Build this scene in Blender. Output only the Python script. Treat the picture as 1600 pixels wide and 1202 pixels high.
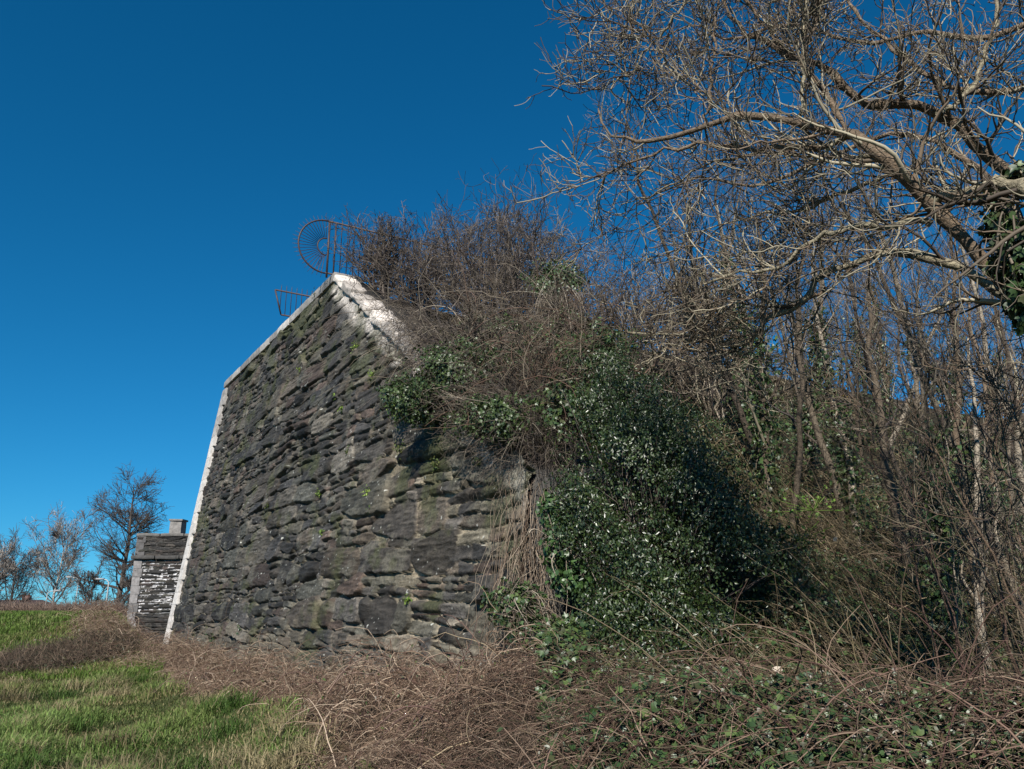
import bpy, math, random
import numpy as np
from mathutils import Vector
# ------------------------------------------------------------------ camera, sky, sun, exposure
scene = bpy.context.scene
for o in list(bpy.data.objects): bpy.data.objects.remove(o)
FPX = 1290.0; TILT = math.radians(15.1); EYE = 1.6
cam_d = bpy.data.cameras.new("camera"); cam = bpy.data.objects.new("camera", cam_d)
scene.collection.objects.link(cam); scene.camera = cam
cam_d.sensor_width = 36; cam_d.lens = FPX / 1600 * 36; cam_d.clip_end = 6000; cam_d.clip_start = 0.05
cam.location = (0, 0, EYE); cam.rotation_euler = (math.pi / 2 + TILT, 0, 0)
SUN = Vector((-0.17, -0.76, 0.60)).normalized()
world = bpy.data.worlds.new("World"); scene.world = world; world.use_nodes = True
nt = world.node_tree; nt.nodes.clear()
wo = nt.nodes.new("ShaderNodeOutputWorld"); bg = nt.nodes.new("ShaderNodeBackground")
sky = nt.nodes.new("ShaderNodeTexSky"); sky.sky_type = 'NISHITA'; sky.sun_disc = False
sky.sun_elevation = math.asin(SUN.z); sky.sun_rotation = math.atan2(SUN.x, SUN.y)
sky.altitude = 800; sky.air_density = 1.0; sky.dust_density = 0.0; sky.ozone_density = 2.2
sky.ozone_density = 2.0
tcw = nt.nodes.new("ShaderNodeTexCoord"); mpw = nt.nodes.new("ShaderNodeVectorMath"); mpw.operation = 'ADD'; mpw.inputs[1].default_value = (0, 0, .03)   # horizon taken a little above the dusty band
nt.links.new(tcw.outputs['Generated'], mpw.inputs[0]); nmw = nt.nodes.new("ShaderNodeVectorMath"); nmw.operation = 'NORMALIZE'; nt.links.new(mpw.outputs[0], nmw.inputs[0]); nt.links.new(nmw.outputs[0], sky.inputs[0])
sp = nt.nodes.new("ShaderNodeSeparateColor"); cb = nt.nodes.new("ShaderNodeCombineColor"); nt.links.new(sky.outputs[0], sp.inputs[0])
for ch, pw, k in (('Red', 1.75, .07), ('Green', 1.0, .92), ('Blue', 1.0, 1.34)):          # polarised, deep blue
    m1 = nt.nodes.new("ShaderNodeMath"); m1.operation = 'POWER'; m1.inputs[1].default_value = pw; m2 = nt.nodes.new("ShaderNodeMath"); m2.operation = 'MULTIPLY'; m2.inputs[1].default_value = k
    nt.links.new(sp.outputs[ch], m1.inputs[0]); nt.links.new(m1.outputs[0], m2.inputs[0]); nt.links.new(m2.outputs[0], cb.inputs[ch])
nt.links.new(cb.outputs[0], bg.inputs[0]); nt.links.new(bg.outputs[0], wo.inputs[0])
bg.inputs[1].default_value = 0.0515
sun_d = bpy.data.lights.new("sun", 'SUN'); sun_d.energy = 5.0; sun_d.angle = math.radians(0.5); sun_d.color = (1, .95, .87)
sun_o = bpy.data.objects.new("sun", sun_d); scene.collection.objects.link(sun_o)
sun_o.rotation_euler = SUN.to_track_quat('Z', 'Y').to_euler()
scene.view_settings.view_transform = 'Standard'; scene.view_settings.look = 'None'
scene.view_settings.exposure = 0.58; scene.view_settings.gamma = 1
scene.cycles.max_bounces = 5; scene.cycles.diffuse_bounces = 2; scene.cycles.glossy_bounces = 2
scene.cycles.transmission_bounces = 3

# ------------------------------------------------------------------ helpers
rng = np.random.default_rng(7)
K = 28.0
P0 = np.array([-.42 * K, 1.046 * K, 0.0])            # foot of the abutment's far corner
E = np.array([.514, -.858, 0.0]); E /= np.linalg.norm(E)      # along the wall, towards the camera
B = np.array([.858, .514, 0.0]); B /= np.linalg.norm(B)       # into the bank, behind the wall
BAT = .13
def sw(s, w, z):
    s = np.asarray(s, float); w = np.asarray(w, float); z = np.asarray(z, float)
    s, w, z = np.broadcast_arrays(s, w, z)
    return P0 + s[..., None] * E + w[..., None] * B + z[..., None] * np.array([0, 0, 1.0])
def ray(x, y):
    u = (x - 800) / FPX; v = (601 - y) / FPX
    return np.array([u, math.cos(TILT) - v * math.sin(TILT), math.sin(TILT) + v * math.cos(TILT)])
def at(x, y, Y):
    d = ray(x, y); return np.array([0, 0, EYE]) + d * (Y / d[1])
def proj(p):
    p = np.asarray(p, float) - np.array([0, 0, EYE])
    f = p[..., 1] * math.cos(TILT) + p[..., 2] * math.sin(TILT)
    v = -p[..., 1] * math.sin(TILT) + p[..., 2] * math.cos(TILT)
    return 800 + FPX * p[..., 0] / f, 601 - FPX * v / f
def to_s(x, y): return (x - P0[0]) * E[0] + (y - P0[1]) * E[1]
def to_w(x, y): return (x - P0[0]) * B[0] + (y - P0[1]) * B[1]
def on_s(x, y, s):                                    # where a sight line crosses the vertical plane s = const
    d = ray(x, y); c = np.array([0, 0, EYE])
    t = (s - np.dot(c - P0, E)) / np.dot(d, E); p = c + t * d
    return float(np.dot(p - P0, B)), float(p[2])
def smooth(x, a, b):
    t = np.clip((x - a) / (b - a), 0, 1); return t * t * (3 - 2 * t)
class Noise:
    def __init__(s, seed): s.t = np.random.default_rng(seed).random((256, 256))
    def __call__(s, x, y):
        x = np.asarray(x, float); y = np.asarray(y, float)
        xi = np.floor(x).astype(int); yi = np.floor(y).astype(int); fx = x - xi; fy = y - yi
        fx = fx * fx * (3 - 2 * fx); fy = fy * fy * (3 - 2 * fy); T = s.t
        a = T[xi % 256, yi % 256]; b = T[(xi + 1) % 256, yi % 256]; c = T[xi % 256, (yi + 1) % 256]; d = T[(xi + 1) % 256, (yi + 1) % 256]
        return (a * (1 - fx) + b * fx) * (1 - fy) + (c * (1 - fx) + d * fx) * fy
    def fbm(s, x, y, o=4):
        r = 0; a = .5; tot = 0
        for i in range(o): r = r + a * s(x + 17.3 * i, y + 9.1 * i); tot += a; a *= .5; x = x * 2.03; y = y * 2.03
        return r / tot
N1, N2, N3 = Noise(1), Noise(2), Noise(3)
def nrm(a): return a / np.maximum(np.linalg.norm(a, axis=-1, keepdims=True), 1e-9)

def link(name, data=None, parent=None):
    o = bpy.data.objects.new(name, data); scene.collection.objects.link(o)
    if parent is not None: o.parent = parent
    return o
def tag(o, label=None, cat=None, group=None, kind=None):
    if label: o['label'] = label
    if cat: o['category'] = cat
    if group: o['group'] = group
    if kind: o['kind'] = kind
    return o
def thing(name, loc, label, cat, group=None):
    o = link(name); o.location = tuple(float(v) for v in loc); return tag(o, label, cat, group)
def mesh(name, V, F, mat, col=None, parent=None, smooth_=False):
    """V (n,3) world points, F list of index arrays (m,k). Linked under parent with parent's offset removed."""
    V = np.asarray(V, float).reshape(-1, 3)
    if parent is not None:
        q = parent; off = np.zeros(3)
        while q is not None: off += np.array(q.location); q = q.parent
        V = V - off
    if not isinstance(F, list): F = [F]
    F = [f for f in F if len(f)]
    me = bpy.data.meshes.new(name)
    nv = len(V); lo = np.concatenate([f.reshape(-1) for f in F]).astype(np.int32)
    ls = np.concatenate([np.full(len(f), f.shape[1], np.int32) for f in F])
    st = np.concatenate([[0], np.cumsum(ls)[:-1]]).astype(np.int32)
    me.vertices.add(nv); me.vertices.foreach_set('co', V.astype(np.float32).ravel())
    me.loops.add(len(lo)); me.loops.foreach_set('vertex_index', lo)
    me.polygons.add(len(ls)); me.polygons.foreach_set('loop_start', st); me.polygons.foreach_set('loop_total', ls)
    me.update(calc_edges=True)
    if smooth_: me.polygons.foreach_set('use_smooth', np.ones(len(ls), bool))
    if col is not None:
        a = me.color_attributes.new("Col", 'FLOAT_COLOR', 'POINT')
        c = np.ones((nv, 4), np.float32); c[:, :3] = np.asarray(col, np.float32).reshape(-1, 3) if np.ndim(col) > 1 else np.asarray(col)
        a.data.foreach_set('color', c.ravel())
    me.materials.append(mat)
    return link(name, me, parent)
class MB:
    """collects shapes of one mesh"""
    def __init__(s): s.v = []; s.f = {3: [], 4: []}; s.c = []; s.n = 0
    def add(s, V, F, c=None):
        V = np.asarray(V, float).reshape(-1, 3)
        for f in (F if isinstance(F, list) else [F]):
            if len(f): s.f.setdefault(f.shape[1], []).append(f + s.n)
        s.v.append(V); s.n += len(V)
        s.c.append(np.broadcast_to(np.array([.5, .5, .5]) if c is None else np.asarray(c, float), (len(V), 3)))
    def box(s, o, ax, ay, az, c=None, jit=0):
        o, ax, ay, az = [np.asarray(q, float) for q in (o, ax, ay, az)]
        V = np.array([o + i * ax + j * ay + k * az for i in (0, 1) for j in (0, 1) for k in (0, 1)])
        if jit: V = V + rng.normal(0, jit, V.shape)
        F = np.array([[0, 1, 3, 2], [4, 6, 7, 5], [0, 4, 5, 1], [2, 3, 7, 6], [0, 2, 6, 4], [1, 5, 7, 3]]); s.add(V, F, c)
    def tube(s, pts, r, k=8, c=None):
        pts = np.asarray(pts, float)[None]; r = np.broadcast_to(np.asarray(r, float), (pts.shape[1],))[None]
        V, F = tubes(pts, r, k); n = pts.shape[1]
        s.add(V, [F, np.array([list(range(k))[::-1]]), np.array([list(range((n - 1) * k, n * k))])], c)
    def build(s, name, mat, parent=None, smooth_=False):
        return mesh(name, np.concatenate(s.v), [np.concatenate(f) for f in s.f.values() if f], mat, np.concatenate(s.c), parent, smooth_)
def tubes(P, R, k=3):
    N, n, _ = P.shape
    T = nrm(np.gradient(P, axis=1)); D = nrm(P[:, -1] - P[:, 0])
    ref = np.where(np.abs(D[:, 2:3]) > .8, np.array([[1.0, 0, 0]]), np.array([[0, 0, 1.0]]))[:, None, :]
    U = nrm(np.cross(T, ref)); W = np.cross(T, U)
    a = np.arange(k) * 2 * math.pi / k
    V = P[:, :, None, :] + R[:, :, None, None] * (U[:, :, None, :] * np.cos(a)[:, None] + W[:, :, None, :] * np.sin(a)[:, None])
    base = (np.arange(N) * n * k)[:, None, None]; j = np.arange(n - 1)[None, :, None] * k; i = np.arange(k)[None, None, :]; i2 = (i + 1) % k
    F = np.stack([base + j + i, base + j + i2, base + j + k + i2, base + j + k + i], -1).reshape(-1, 4)
    return V.reshape(-1, 3), F
def rand_dirs(n, r=rng): return nrm(r.normal(size=(n, 3)))
def grow(P, R, cnt, t0, t1, ang, L, rr, n=6, wig=.2, up=0.0, tip=.25, rmin=.0015, fall=.4, bias=None, r=rng):
    N, m, _ = P.shape
    ix = np.repeat(np.arange(N), cnt); M = len(ix)
    t = r.uniform(t0, t1, M); f = t * (m - 1); a = np.minimum(f.astype(int), m - 2); q = (f - a)[:, None]
    p = P[ix, a] * (1 - q) + P[ix, a + 1] * q; T = nrm(P[ix, a + 1] - P[ix, a]); rad = R[ix, a] * (1 - q[:, 0]) + R[ix, a + 1] * q[:, 0]
    perp = nrm(np.cross(T, rand_dirs(M, r))); an = np.radians(r.normal(ang, ang * .28, M))[:, None]
    d = nrm(T * np.cos(an) + perp * np.sin(an))
    if bias is not None: d = nrm(d + np.asarray(bias))
    ln = L * (1 - fall * t) * r.uniform(.45, 1.25, M); st = (ln / (n - 1))[:, None]
    out = np.zeros((M, n, 3)); out[:, 0] = p
    for j in range(1, n):
        d = nrm(d + r.normal(0, wig, (M, 3)) + np.array([0, 0, up])); out[:, j] = out[:, j - 1] + d * st
    r0 = np.maximum(rad * rr, rmin * 1.3); k = np.linspace(1, tip, n)[None]
    return out, np.maximum(r0[:, None] * k, rmin)
def smoothline(pts, n, wob=0, r=rng):
    pts = np.asarray(pts, float); m = len(pts); t = np.linspace(0, m - 1, n); i = np.clip(t.astype(int), 0, m - 2); f = (t - i)[:, None]
    g = lambda j: pts[np.clip(j, 0, m - 1)]
    a, b, c, d = g(i - 1), g(i), g(i + 1), g(i + 2)
    o = .5 * (2 * b + (c - a) * f + (2 * a - 5 * b + 4 * c - d) * f ** 2 + (3 * b - a - 3 * c + d) * f ** 3)
    if wob: o[1:-1, :] += r.normal(0, wob, (n - 2, o.shape[1])) * (np.array([1] * 3 + [.3] * (o.shape[1] - 3)) if o.shape[1] > 3 else 1)
    return o
LEAF_IVY = (np.array([[0, 0, 0], [-.42, .12, .05], [-.5, .5, .1], [-.18, .55, .02], [0, 1.0, -.06], [.18, .55, .02], [.5, .5, .1], [.42, .12, .05], [0, .4, -.03]]),
            np.array([[0, 8, 1], [1, 8, 2], [2, 8, 3], [3, 8, 4], [4, 8, 5], [5, 8, 6], [6, 8, 7], [7, 8, 0]]))
LEAF_OVAL = (np.array([[0, 0, 0], [-.26, .4, .09], [0, 1, -.05], [.26, .4, .09], [0, .45, -.03]]), np.array([[0, 4, 1], [1, 4, 2], [2, 4, 3], [3, 4, 0]]))
def leaves(C, up, size, tmpl, r=rng, droop=.6):
    """one leaf at every point C, blade normal near up"""
    n = len(C); Z = nrm(np.broadcast_to(up, (n, 3)) + r.normal(0, .45, (n, 3)))
    Y = nrm(np.cross(Z, rand_dirs(n, r)) + np.array([0, 0, -droop])); X = nrm(np.cross(Y, Z)); Z = np.cross(X, Y)
    T, F = tmpl; S = (size * r.uniform(.55, 1.25, n))[:, None, None]
    V = C[:, None, :] + S * (T[None, :, 0:1] * X[:, None] + T[None, :, 1:2] * Y[:, None] + T[None, :, 2:3] * Z[:, None])
    FF = (np.arange(n) * len(T))[:, None, None] + F[None]
    return V.reshape(-1, 3), FF.reshape(-1, 3)
def percol(cols, n, per, r=rng, v=.25):
    """random pick of the colours for n items, repeated for their per vertices"""
    c = np.asarray(cols, float)[r.integers(0, len(cols), n)] * r.uniform(1 - v, 1 + v, (n, 1)); return np.repeat(c, per, axis=0)

# ------------------------------------------------------------------ materials
def mat(name, rough=.8, col=(.5, .5, .5), attr=True, nscale=0, namt=.3, bump=0, bscale=60, spec=.3, metal=0, coat=0, trans=0):
    m = bpy.data.materials.new(name); m.use_nodes = True; t = m.node_tree; b = t.nodes['Principled BSDF']
    b.inputs['Roughness'].default_value = rough; b.inputs['Specular IOR Level'].default_value = spec; b.inputs['Metallic'].default_value = metal
    if coat: b.inputs['Coat Weight'].default_value = coat; b.inputs['Coat Roughness'].default_value = .12
    if attr: s = t.nodes.new('ShaderNodeVertexColor'); s.layer_name = "Col"; src = s.outputs[0]
    else: s = t.nodes.new('ShaderNodeRGB'); s.outputs[0].default_value = (*col, 1); src = s.outputs[0]
    tc = t.nodes.new('ShaderNodeTexCoord')
    if nscale:
        n = t.nodes.new('ShaderNodeTexNoise'); n.inputs['Scale'].default_value = nscale; n.inputs['Detail'].default_value = 7; n.inputs['Roughness'].default_value = .65
        t.links.new(tc.outputs['Object'], n.inputs['Vector'])
        mr = t.nodes.new('ShaderNodeMapRange'); mr.inputs[1].default_value = .3; mr.inputs[2].default_value = .7; mr.inputs[3].default_value = 1 - namt; mr.inputs[4].default_value = 1 + namt
        t.links.new(n.outputs[0], mr.inputs[0])
        mx = t.nodes.new('ShaderNodeVectorMath'); mx.operation = 'SCALE'; t.links.new(src, mx.inputs[0]); t.links.new(mr.outputs[0], mx.inputs['Scale']); src = mx.outputs[0]
    t.links.new(src, b.inputs['Base Color'])
    if bump:
        n = t.nodes.new('ShaderNodeTexNoise'); n.inputs['Scale'].default_value = bscale; n.inputs['Detail'].default_value = 8; t.links.new(tc.outputs['Object'], n.inputs['Vector'])
        bp = t.nodes.new('ShaderNodeBump'); bp.inputs['Strength'].default_value = bump; bp.inputs['Distance'].default_value = .02; t.links.new(n.outputs[0], bp.inputs['Height']); t.links.new(bp.outputs[0], b.inputs['Normal'])
    if trans:
        o = t.nodes['Material Output']; ms = t.nodes.new('ShaderNodeMixShader'); ms.inputs[0].default_value = trans; tr = t.nodes.new('ShaderNodeBsdfTranslucent')
        t.links.new(src, tr.inputs[0]); t.links.new(b.outputs[0], ms.inputs[1]); t.links.new(tr.outputs[0], ms.inputs[2]); t.links.new(ms.outputs[0], o.inputs[0])
    return m
M_ground = mat("ground_soil", .95, nscale=3, namt=.35, bump=.6, bscale=8, spec=.1)
M_bark = mat("bark", .8, nscale=26, namt=.6, bump=.9, bscale=70, spec=.2)
M_twig = mat("twigs", .7, spec=.3)
M_ivy = mat("ivy_leaf", .42, spec=.4)
M_holly = mat("holly_leaf", .42, spec=.5, coat=.08)
M_leaf = mat("soft_leaf", .6, spec=.3, trans=.25)
M_grass = mat("grass_blade", .6, spec=.25, trans=.25)
M_dry = mat("dry_stalk", .8, spec=.2)
M_wall = mat("rubble_stone", .78, nscale=17, namt=.5, bump=1.0, bscale=38, spec=.3)
M_dressed = mat("dressed_stone", .85, nscale=7, namt=.35, bump=.5, bscale=40, spec=.2)
M_iron = mat("rusty_iron", .55, (.045, .03, .03), attr=False, nscale=30, namt=.5, spec=.4)
M_flat = mat("painted", .6)
M_car = mat("van_paint", .3, (.75, .76, .78), attr=False, nscale=2, namt=.04, coat=.5)
M_glass = mat("dark_glass", .08, (.02, .025, .03), attr=False, spec=.6)

# ------------------------------------------------------------------ terrain
TOP = 9.72; PEAK = 12.32; SLOPE = .615; WEND = 22.75
def walltop(s): return TOP - SLOPE * np.maximum(s - PEAK, 0)
def ground_h(x, y, rough=True):
    x = np.asarray(x, float); y = np.asarray(y, float)
    s = to_s(x, y); w = to_w(x, y)
    bank = np.clip(walltop(s) - .42, 0, 9.3) * smooth(s, .25, .55)
    bank = bank + smooth(w, 3, 14) * smooth(s, 5, 18) * .0
    k = smooth(s, WEND - .5, WEND + 2.0)
    a = 1.25 * (1 - k) + k * -1.4; b = 1.62 * (1 - k) + k * 1.9
    t = np.clip((w - a) / (b - a), 0, 1); t = t * t * (3 - 2 * t)
    h = bank * t
    # bramble mound along the foot of the wall and the foreground heap
    fr = (1 - t) * smooth(s, 1, 7) * smooth(w, -2.7, -.8) * (1 - smooth(w, .2, 1.2))
    h = h + fr * (.08 + .30 * N1(s * .45, w * .3 + 3)) * (1 + 2.6 * smooth(s, 16, 21.5))
    h = h + (.16 + .35 * (N1(x * .9, y * .9) - .3)) * smooth(y, 2.2, 3.8) * (1 - smooth(y, 5.0, 6.6)) * smooth(x, -1.25, .3) * (1 - t * (bank > .3))
    # far grassy rise beyond the field
    e = -.447 * y + .75 - x
    h = h + 1.28 * smooth(y, 21.5, 29.5) * smooth(e, -.6, 1.6) - 2.6 * smooth(y, 56, 80) * smooth(-x, 5, 15)
    h = h + .5 * smooth(-x, 14, 22) * (1 - smooth(y, 20, 30)) * 0
    if rough:
        h = h + .10 * (N2.fbm(x * .9, y * .9, 3) - .5) + (.25 * t * (bank > .2)) * (N3.fbm(x * .7, y * .7, 3) - .5)
    return h
def gap(a, b, d): return list(np.arange(a, b, d))
ss = [-3000, -1500, -800, -400, -220, -140, -100, -80] + gap(-70, -20, 2) + gap(-20, 0, .8) + [0, .25, .4, .55] + gap(.8, 34, .22) + gap(34, 44, 1) + [50, 60, 80, 120, 200, 400, 800, 1600]
ww = [-2500, -1200, -600, -300, -160, -100] + gap(-70, -30, 2) + gap(-30, -12, .8) + gap(-12, 1.2, .22) + [1.25, 1.34, 1.43, 1.53, 1.62] + gap(1.8, 12, .22) + gap(12, 40, .8) + gap(40, 70, 3) + [80, 120, 200, 400, 800, 1600, 2500]
ss = np.array(ss); ww = np.array(ww); SG, WG = np.meshgrid(ss, ww, indexing='ij')
G = sw(SG, WG, 0.0); gx, gy = G[..., 0], G[..., 1]; G[..., 2] = ground_h(gx, gy)
ns, nw = SG.shape; I = np.arange(ns * nw).reshape(ns, nw)
GF = np.stack([I[:-1, :-1], I[1:, :-1], I[1:, 1:], I[:-1, 1:]], -1).reshape(-1, 4)
def brown_zone(x, y):
    s = to_s(x, y); w = to_w(x, y)
    edge = -1.75 - 1.0 * smooth(10 - s, 0, 6) + 1.3 * (N2.fbm(s * .9, w * .9, 4) - .5) - .9 * smooth(s, 21, 26)
    return smooth(w, edge - .15, edge + .25) * smooth(s, -1.8, -.2)
bz = brown_zone(gx, gy)[..., None]; nz = N1.fbm(gx * .5, gy * .5, 4)[..., None]
gc = (1 - bz) * (np.array([.035, .055, .015]) * (1 - nz) * 1.2 + np.array([.11, .09, .045]) * nz * .7) + bz * np.array([.075, .052, .034]) * (.6 + .8 * nz)
bk = (smooth(WG, 1.2, 1.8) * smooth(SG, .3, 1) + smooth(SG, WEND, WEND + 1.5) * smooth(WG, -5.5, -3))[..., None].clip(0, 1) * (gy < 60)[..., None]; gc = gc * (1 - bk) + bk * np.array([.026, .022, .014]) * (.5 + nz)  # bank soil coloured near black, painting in the shade of the hollows
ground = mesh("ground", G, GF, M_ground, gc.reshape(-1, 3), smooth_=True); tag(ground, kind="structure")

# ------------------------------------------------------------------ the abutment
ab = thing("stone_abutment", P0, "tall battered abutment wall of dark rubble stone with a sloping wing and pale coping", "stone wall")
def rubble(S, Z, s0, s1, z0, z1, seed, ch=(.25, .62), bw=(.5, 2.0), joint=.009, pr=(.02, .085), cols=None):
    """height and colour of random rubble masonry over the grid S, Z"""
    r = np.random.default_rng(seed); nA, nB = Noise(seed + 11), Noise(seed + 12)
    U = S + .08 * (nA.fbm(S * 1.1, Z * 1.6, 3) - .5) * 2; Vv = Z + .13 * (nB.fbm(S * .55, Z * .8, 3) - .5) * 2
    D = np.full(S.shape, 9.0); Hh = np.zeros_like(S); C = np.zeros(S.shape + (3,)); got = np.zeros(S.shape, bool)
    rects = []
    z = z0
    while z < z1:
        h = r.uniform(*ch); s = s0 - r.uniform(0, .5)
        while s < s1:
            w = r.uniform(*bw) if r.random() < .75 else r.uniform(*bw) * 1.5; w = max(w, h * .6)
            q = r.random()
            if q < .36 and h > .3: rects.append((s, s + w, z, z + h))
            else:
                k = 2 if (h < .34 or r.random() < .45) else 3
                cut = np.sort(r.uniform(.22, .78, k - 1)) if k == 2 else np.array([r.uniform(.25, .42), r.uniform(.58, .75)])
                zs = np.concatenate([[0], cut, [1]]) * h + z
                for a, b in zip(zs[:-1], zs[1:]):
                    x = s - r.uniform(0, .3); w_ = w + r.uniform(0, .25)
                    while x < s + w_ - .12:
                        lw = (b - a) * r.uniform(1.8, 5.5); e = min(x + lw, s + w_)
                        if s + w_ - e < .14: e = s + w_
                        rects.append((x, e, a, b)); x = e
            s += w
        z += h
    sg = S[:, 0]; zg = Z[0]
    pal = cols
    edge = nA.fbm(S * 5.5, Z * 7, 4) - .5; fine = nB.fbm(S * 3.2, Z * 22, 4) - .5; med = nA.fbm(S * 2.3 + 40, Z * 6, 3) - .5
    for (a, b, c, d) in rects:
        i0, i1 = np.searchsorted(sg, [a - .3, b + .3]); j0, j1 = np.searchsorted(zg, [c - .3, d + .3])
        if i1 - i0 < 2 or j1 - j0 < 2: continue
        u = U[i0:i1, j0:j1]; v = Vv[i0:i1, j0:j1]
        b += r.uniform(-.02, .10); hw = (b - a) / 2 - joint * r.uniform(.4, 1.1); hh = (d - c) / 2 - joint * r.uniform(.4, 1.0); hw = max(hw, .02); hh = max(hh, .015)
        th = r.normal(0, .045); x = (u - (a + b) / 2); y = (v - (c + d) / 2); x, y = x * math.cos(th) - y * math.sin(th), x * math.sin(th) + y * math.cos(th)
        x = x + y * r.normal(0, .25)
        hh2 = hh * (1.03 + r.normal(0, .22) * x / hw - r.uniform(0, .30) * np.minimum((x / hw) ** 2, 1.3))
        rr = min(hw, hh) * r.uniform(.25, .8)
        qx = np.abs(x) - (hw - rr); qy = np.abs(y) - (hh2 - rr)
        sd = np.hypot(np.maximum(qx, 0), np.maximum(qy, 0)) + np.minimum(np.maximum(qx, qy), 0) - rr + edge[i0:i1, j0:j1] * .055
        big = min(1, (d - c) / .35)
        p = r.uniform(*pr) * (.55 + .6 * big); round_ = r.choice([.004, .007, .012]); nose = r.random() < .24; p = p * 1.5 + .02 if nose else p; round_ = .05 if nose else round_
        inside = sd < 0
        hgt = p * (1 - np.exp(np.minimum(sd, 0) / round_)) + .022 * (sd < 0)
        hgt = hgt + (x * r.normal(0, .05) + y * r.normal(-.05, .10)) * smooth(-sd, 0, .03) + (fine[i0:i1, j0:j1] * .055 + med[i0:i1, j0:j1] * .03) * smooth(-sd, 0, .03)
        D[i0:i1, j0:j1] = np.minimum(D[i0:i1, j0:j1], np.where(sd > 0, sd, 9))
        better = inside & (hgt > Hh[i0:i1, j0:j1])
        Hh[i0:i1, j0:j1] = np.where(better, hgt, Hh[i0:i1, j0:j1])
        col = pal[r.integers(0, len(pal))] * r.uniform(.62, 1.3) * (.5 if nose else 1)
        blk = C[i0:i1, j0:j1]; blk[better] = col * (1 + 1.3 * fine[i0:i1, j0:j1][better][:, None] + 1.1 * med[i0:i1, j0:j1][better][:, None]); got[i0:i1, j0:j1] |= better
    rubble.D = D
    return Hh, C, got
d0 = []; s = 0.0
while s < WEND: d0.append(s); s += .013 + .018 * (1 - s / WEND)
gs = np.array(d0 + [WEND]); gz = np.arange(-.25, TOP + .02, .0155)
S, Z = np.meshgrid(gs, gz, indexing='ij')
STONE = np.array([[.058, .056, .056], [.078, .070, .063], [.042, .042, .044], [.085, .074, .064], [.080, .062, .055], [.095, .09, .076], [.065, .066, .060], [.040, .038, .036], [.034, .033, .033], [.105, .098, .088]])
H, C, got = rubble(S, Z, 0, WEND, -.3, TOP, 5, cols=STONE * .84 * np.array([1.04, 1.0, .93]))
mort = N2.fbm(S * .8, Z * .8, 4); low = smooth(Z, 5.0, .5) * .0 + (1 - smooth(Z, .8, 5.5)) * .6 + smooth(S, 13, 22) * .6
mc = np.array([.155, .135, .10]) * (.35 + 1.0 * np.clip(low, 0, 1.1) + .5 * (mort - .5))[..., None]
H = H * (.45 + .55 * smooth(S, 0, 5)); H = np.where(got, H, -.028 * np.exp(-rubble.D / .012) + .006 * N1.fbm(S * 9, Z * 9, 3) + np.where(low > .5, .010 * (N3.fbm(S * 3, Z * 3, 3)), 0))
# rough tumbled footing where the pointing has washed over the stones
foot = smooth(N3.fbm(S * .7, Z * 1.4, 3) + .45 * (1 - smooth(Z, .5, 1.7)), .72, .86)
C = np.where(got[..., None], C, mc)
C = C * (1 + .40 * (got * smooth(S, 13, 20) * (1 - smooth(Z, 2.5, 6)))[..., None] * np.array([1.05, .95, .78]))  # low stones at the near end browner, with sunlight painted in as lighter colour
lich = smooth(N2.fbm(S * 2.2 + 9, Z * 3.1, 5), .60, .72)[..., None] * .55
C = C * (1 - lich) + lich * np.array([.105, .10, .080])
tint = smooth(N1.fbm(S * .5 + 3, Z * .5, 3), .45, .7)[..., None] * smooth(S, 12, 22)[..., None]
C = C * (1 + .3 * tint * np.array([1.0, .82, .6]))
C = C * (1 - .35 * foot[..., None]) + .35 * foot[..., None] * np.array([.16, .135, .095])
spk = (N3(S * 16, Z * 19) > .945) & (N1(S * 2, Z * 2) > .5)
band = smooth(Z, walltop(S) - .75 + .5 * (N1.fbm(S * 1.3, Z * 1.3, 3) - .5), walltop(S) - .45) * smooth(S, PEAK - .5, PEAK + .4); bd = (band * smooth(N2.fbm(S * 2.5, Z * 2.5, 4), .36, .46))[..., None]
C = C * (1 - bd) + bd * np.array([.52, .47, .42]) * (.65 + .6 * N3.fbm(S * 6, Z * 6, 3))[..., None]; H = H * (1 - .7 * bd[..., 0]) + .05 * bd[..., 0]
C[spk] = np.array([.42, .42, .38])
moss = smooth(N1.fbm(S * 1.6, Z * 1.9 + 30, 4) + .25 * smooth(Z, walltop(S) - 2.6, walltop(S)), .60, .78)[..., None] * .55
C = C * (1 - moss) + moss * np.array([.055, .062, .022])
FN = nrm(np.array([-B[0], -B[1], BAT]))
V = sw(S, BAT * Z, Z) + H[..., None] * FN
I = np.arange(S.size).reshape(S.shape)
F = np.stack([I[:-1, :-1], I[1:, :-1], I[1:, 1:], I[:-1, 1:]], -1)
QW = 1.0
cut = (Z[:-1, :-1] + .0155 <= walltop(S)[:-1, :-1] - .05)
F = F[cut]
used = np.unique(F); remap = np.zeros(S.size, int); remap[used] = np.arange(len(used))
mesh("rubble_face", V.reshape(-1, 3)[used], remap[F], M_wall, C.reshape(-1, 3)[used], ab, smooth_=True)
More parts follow.
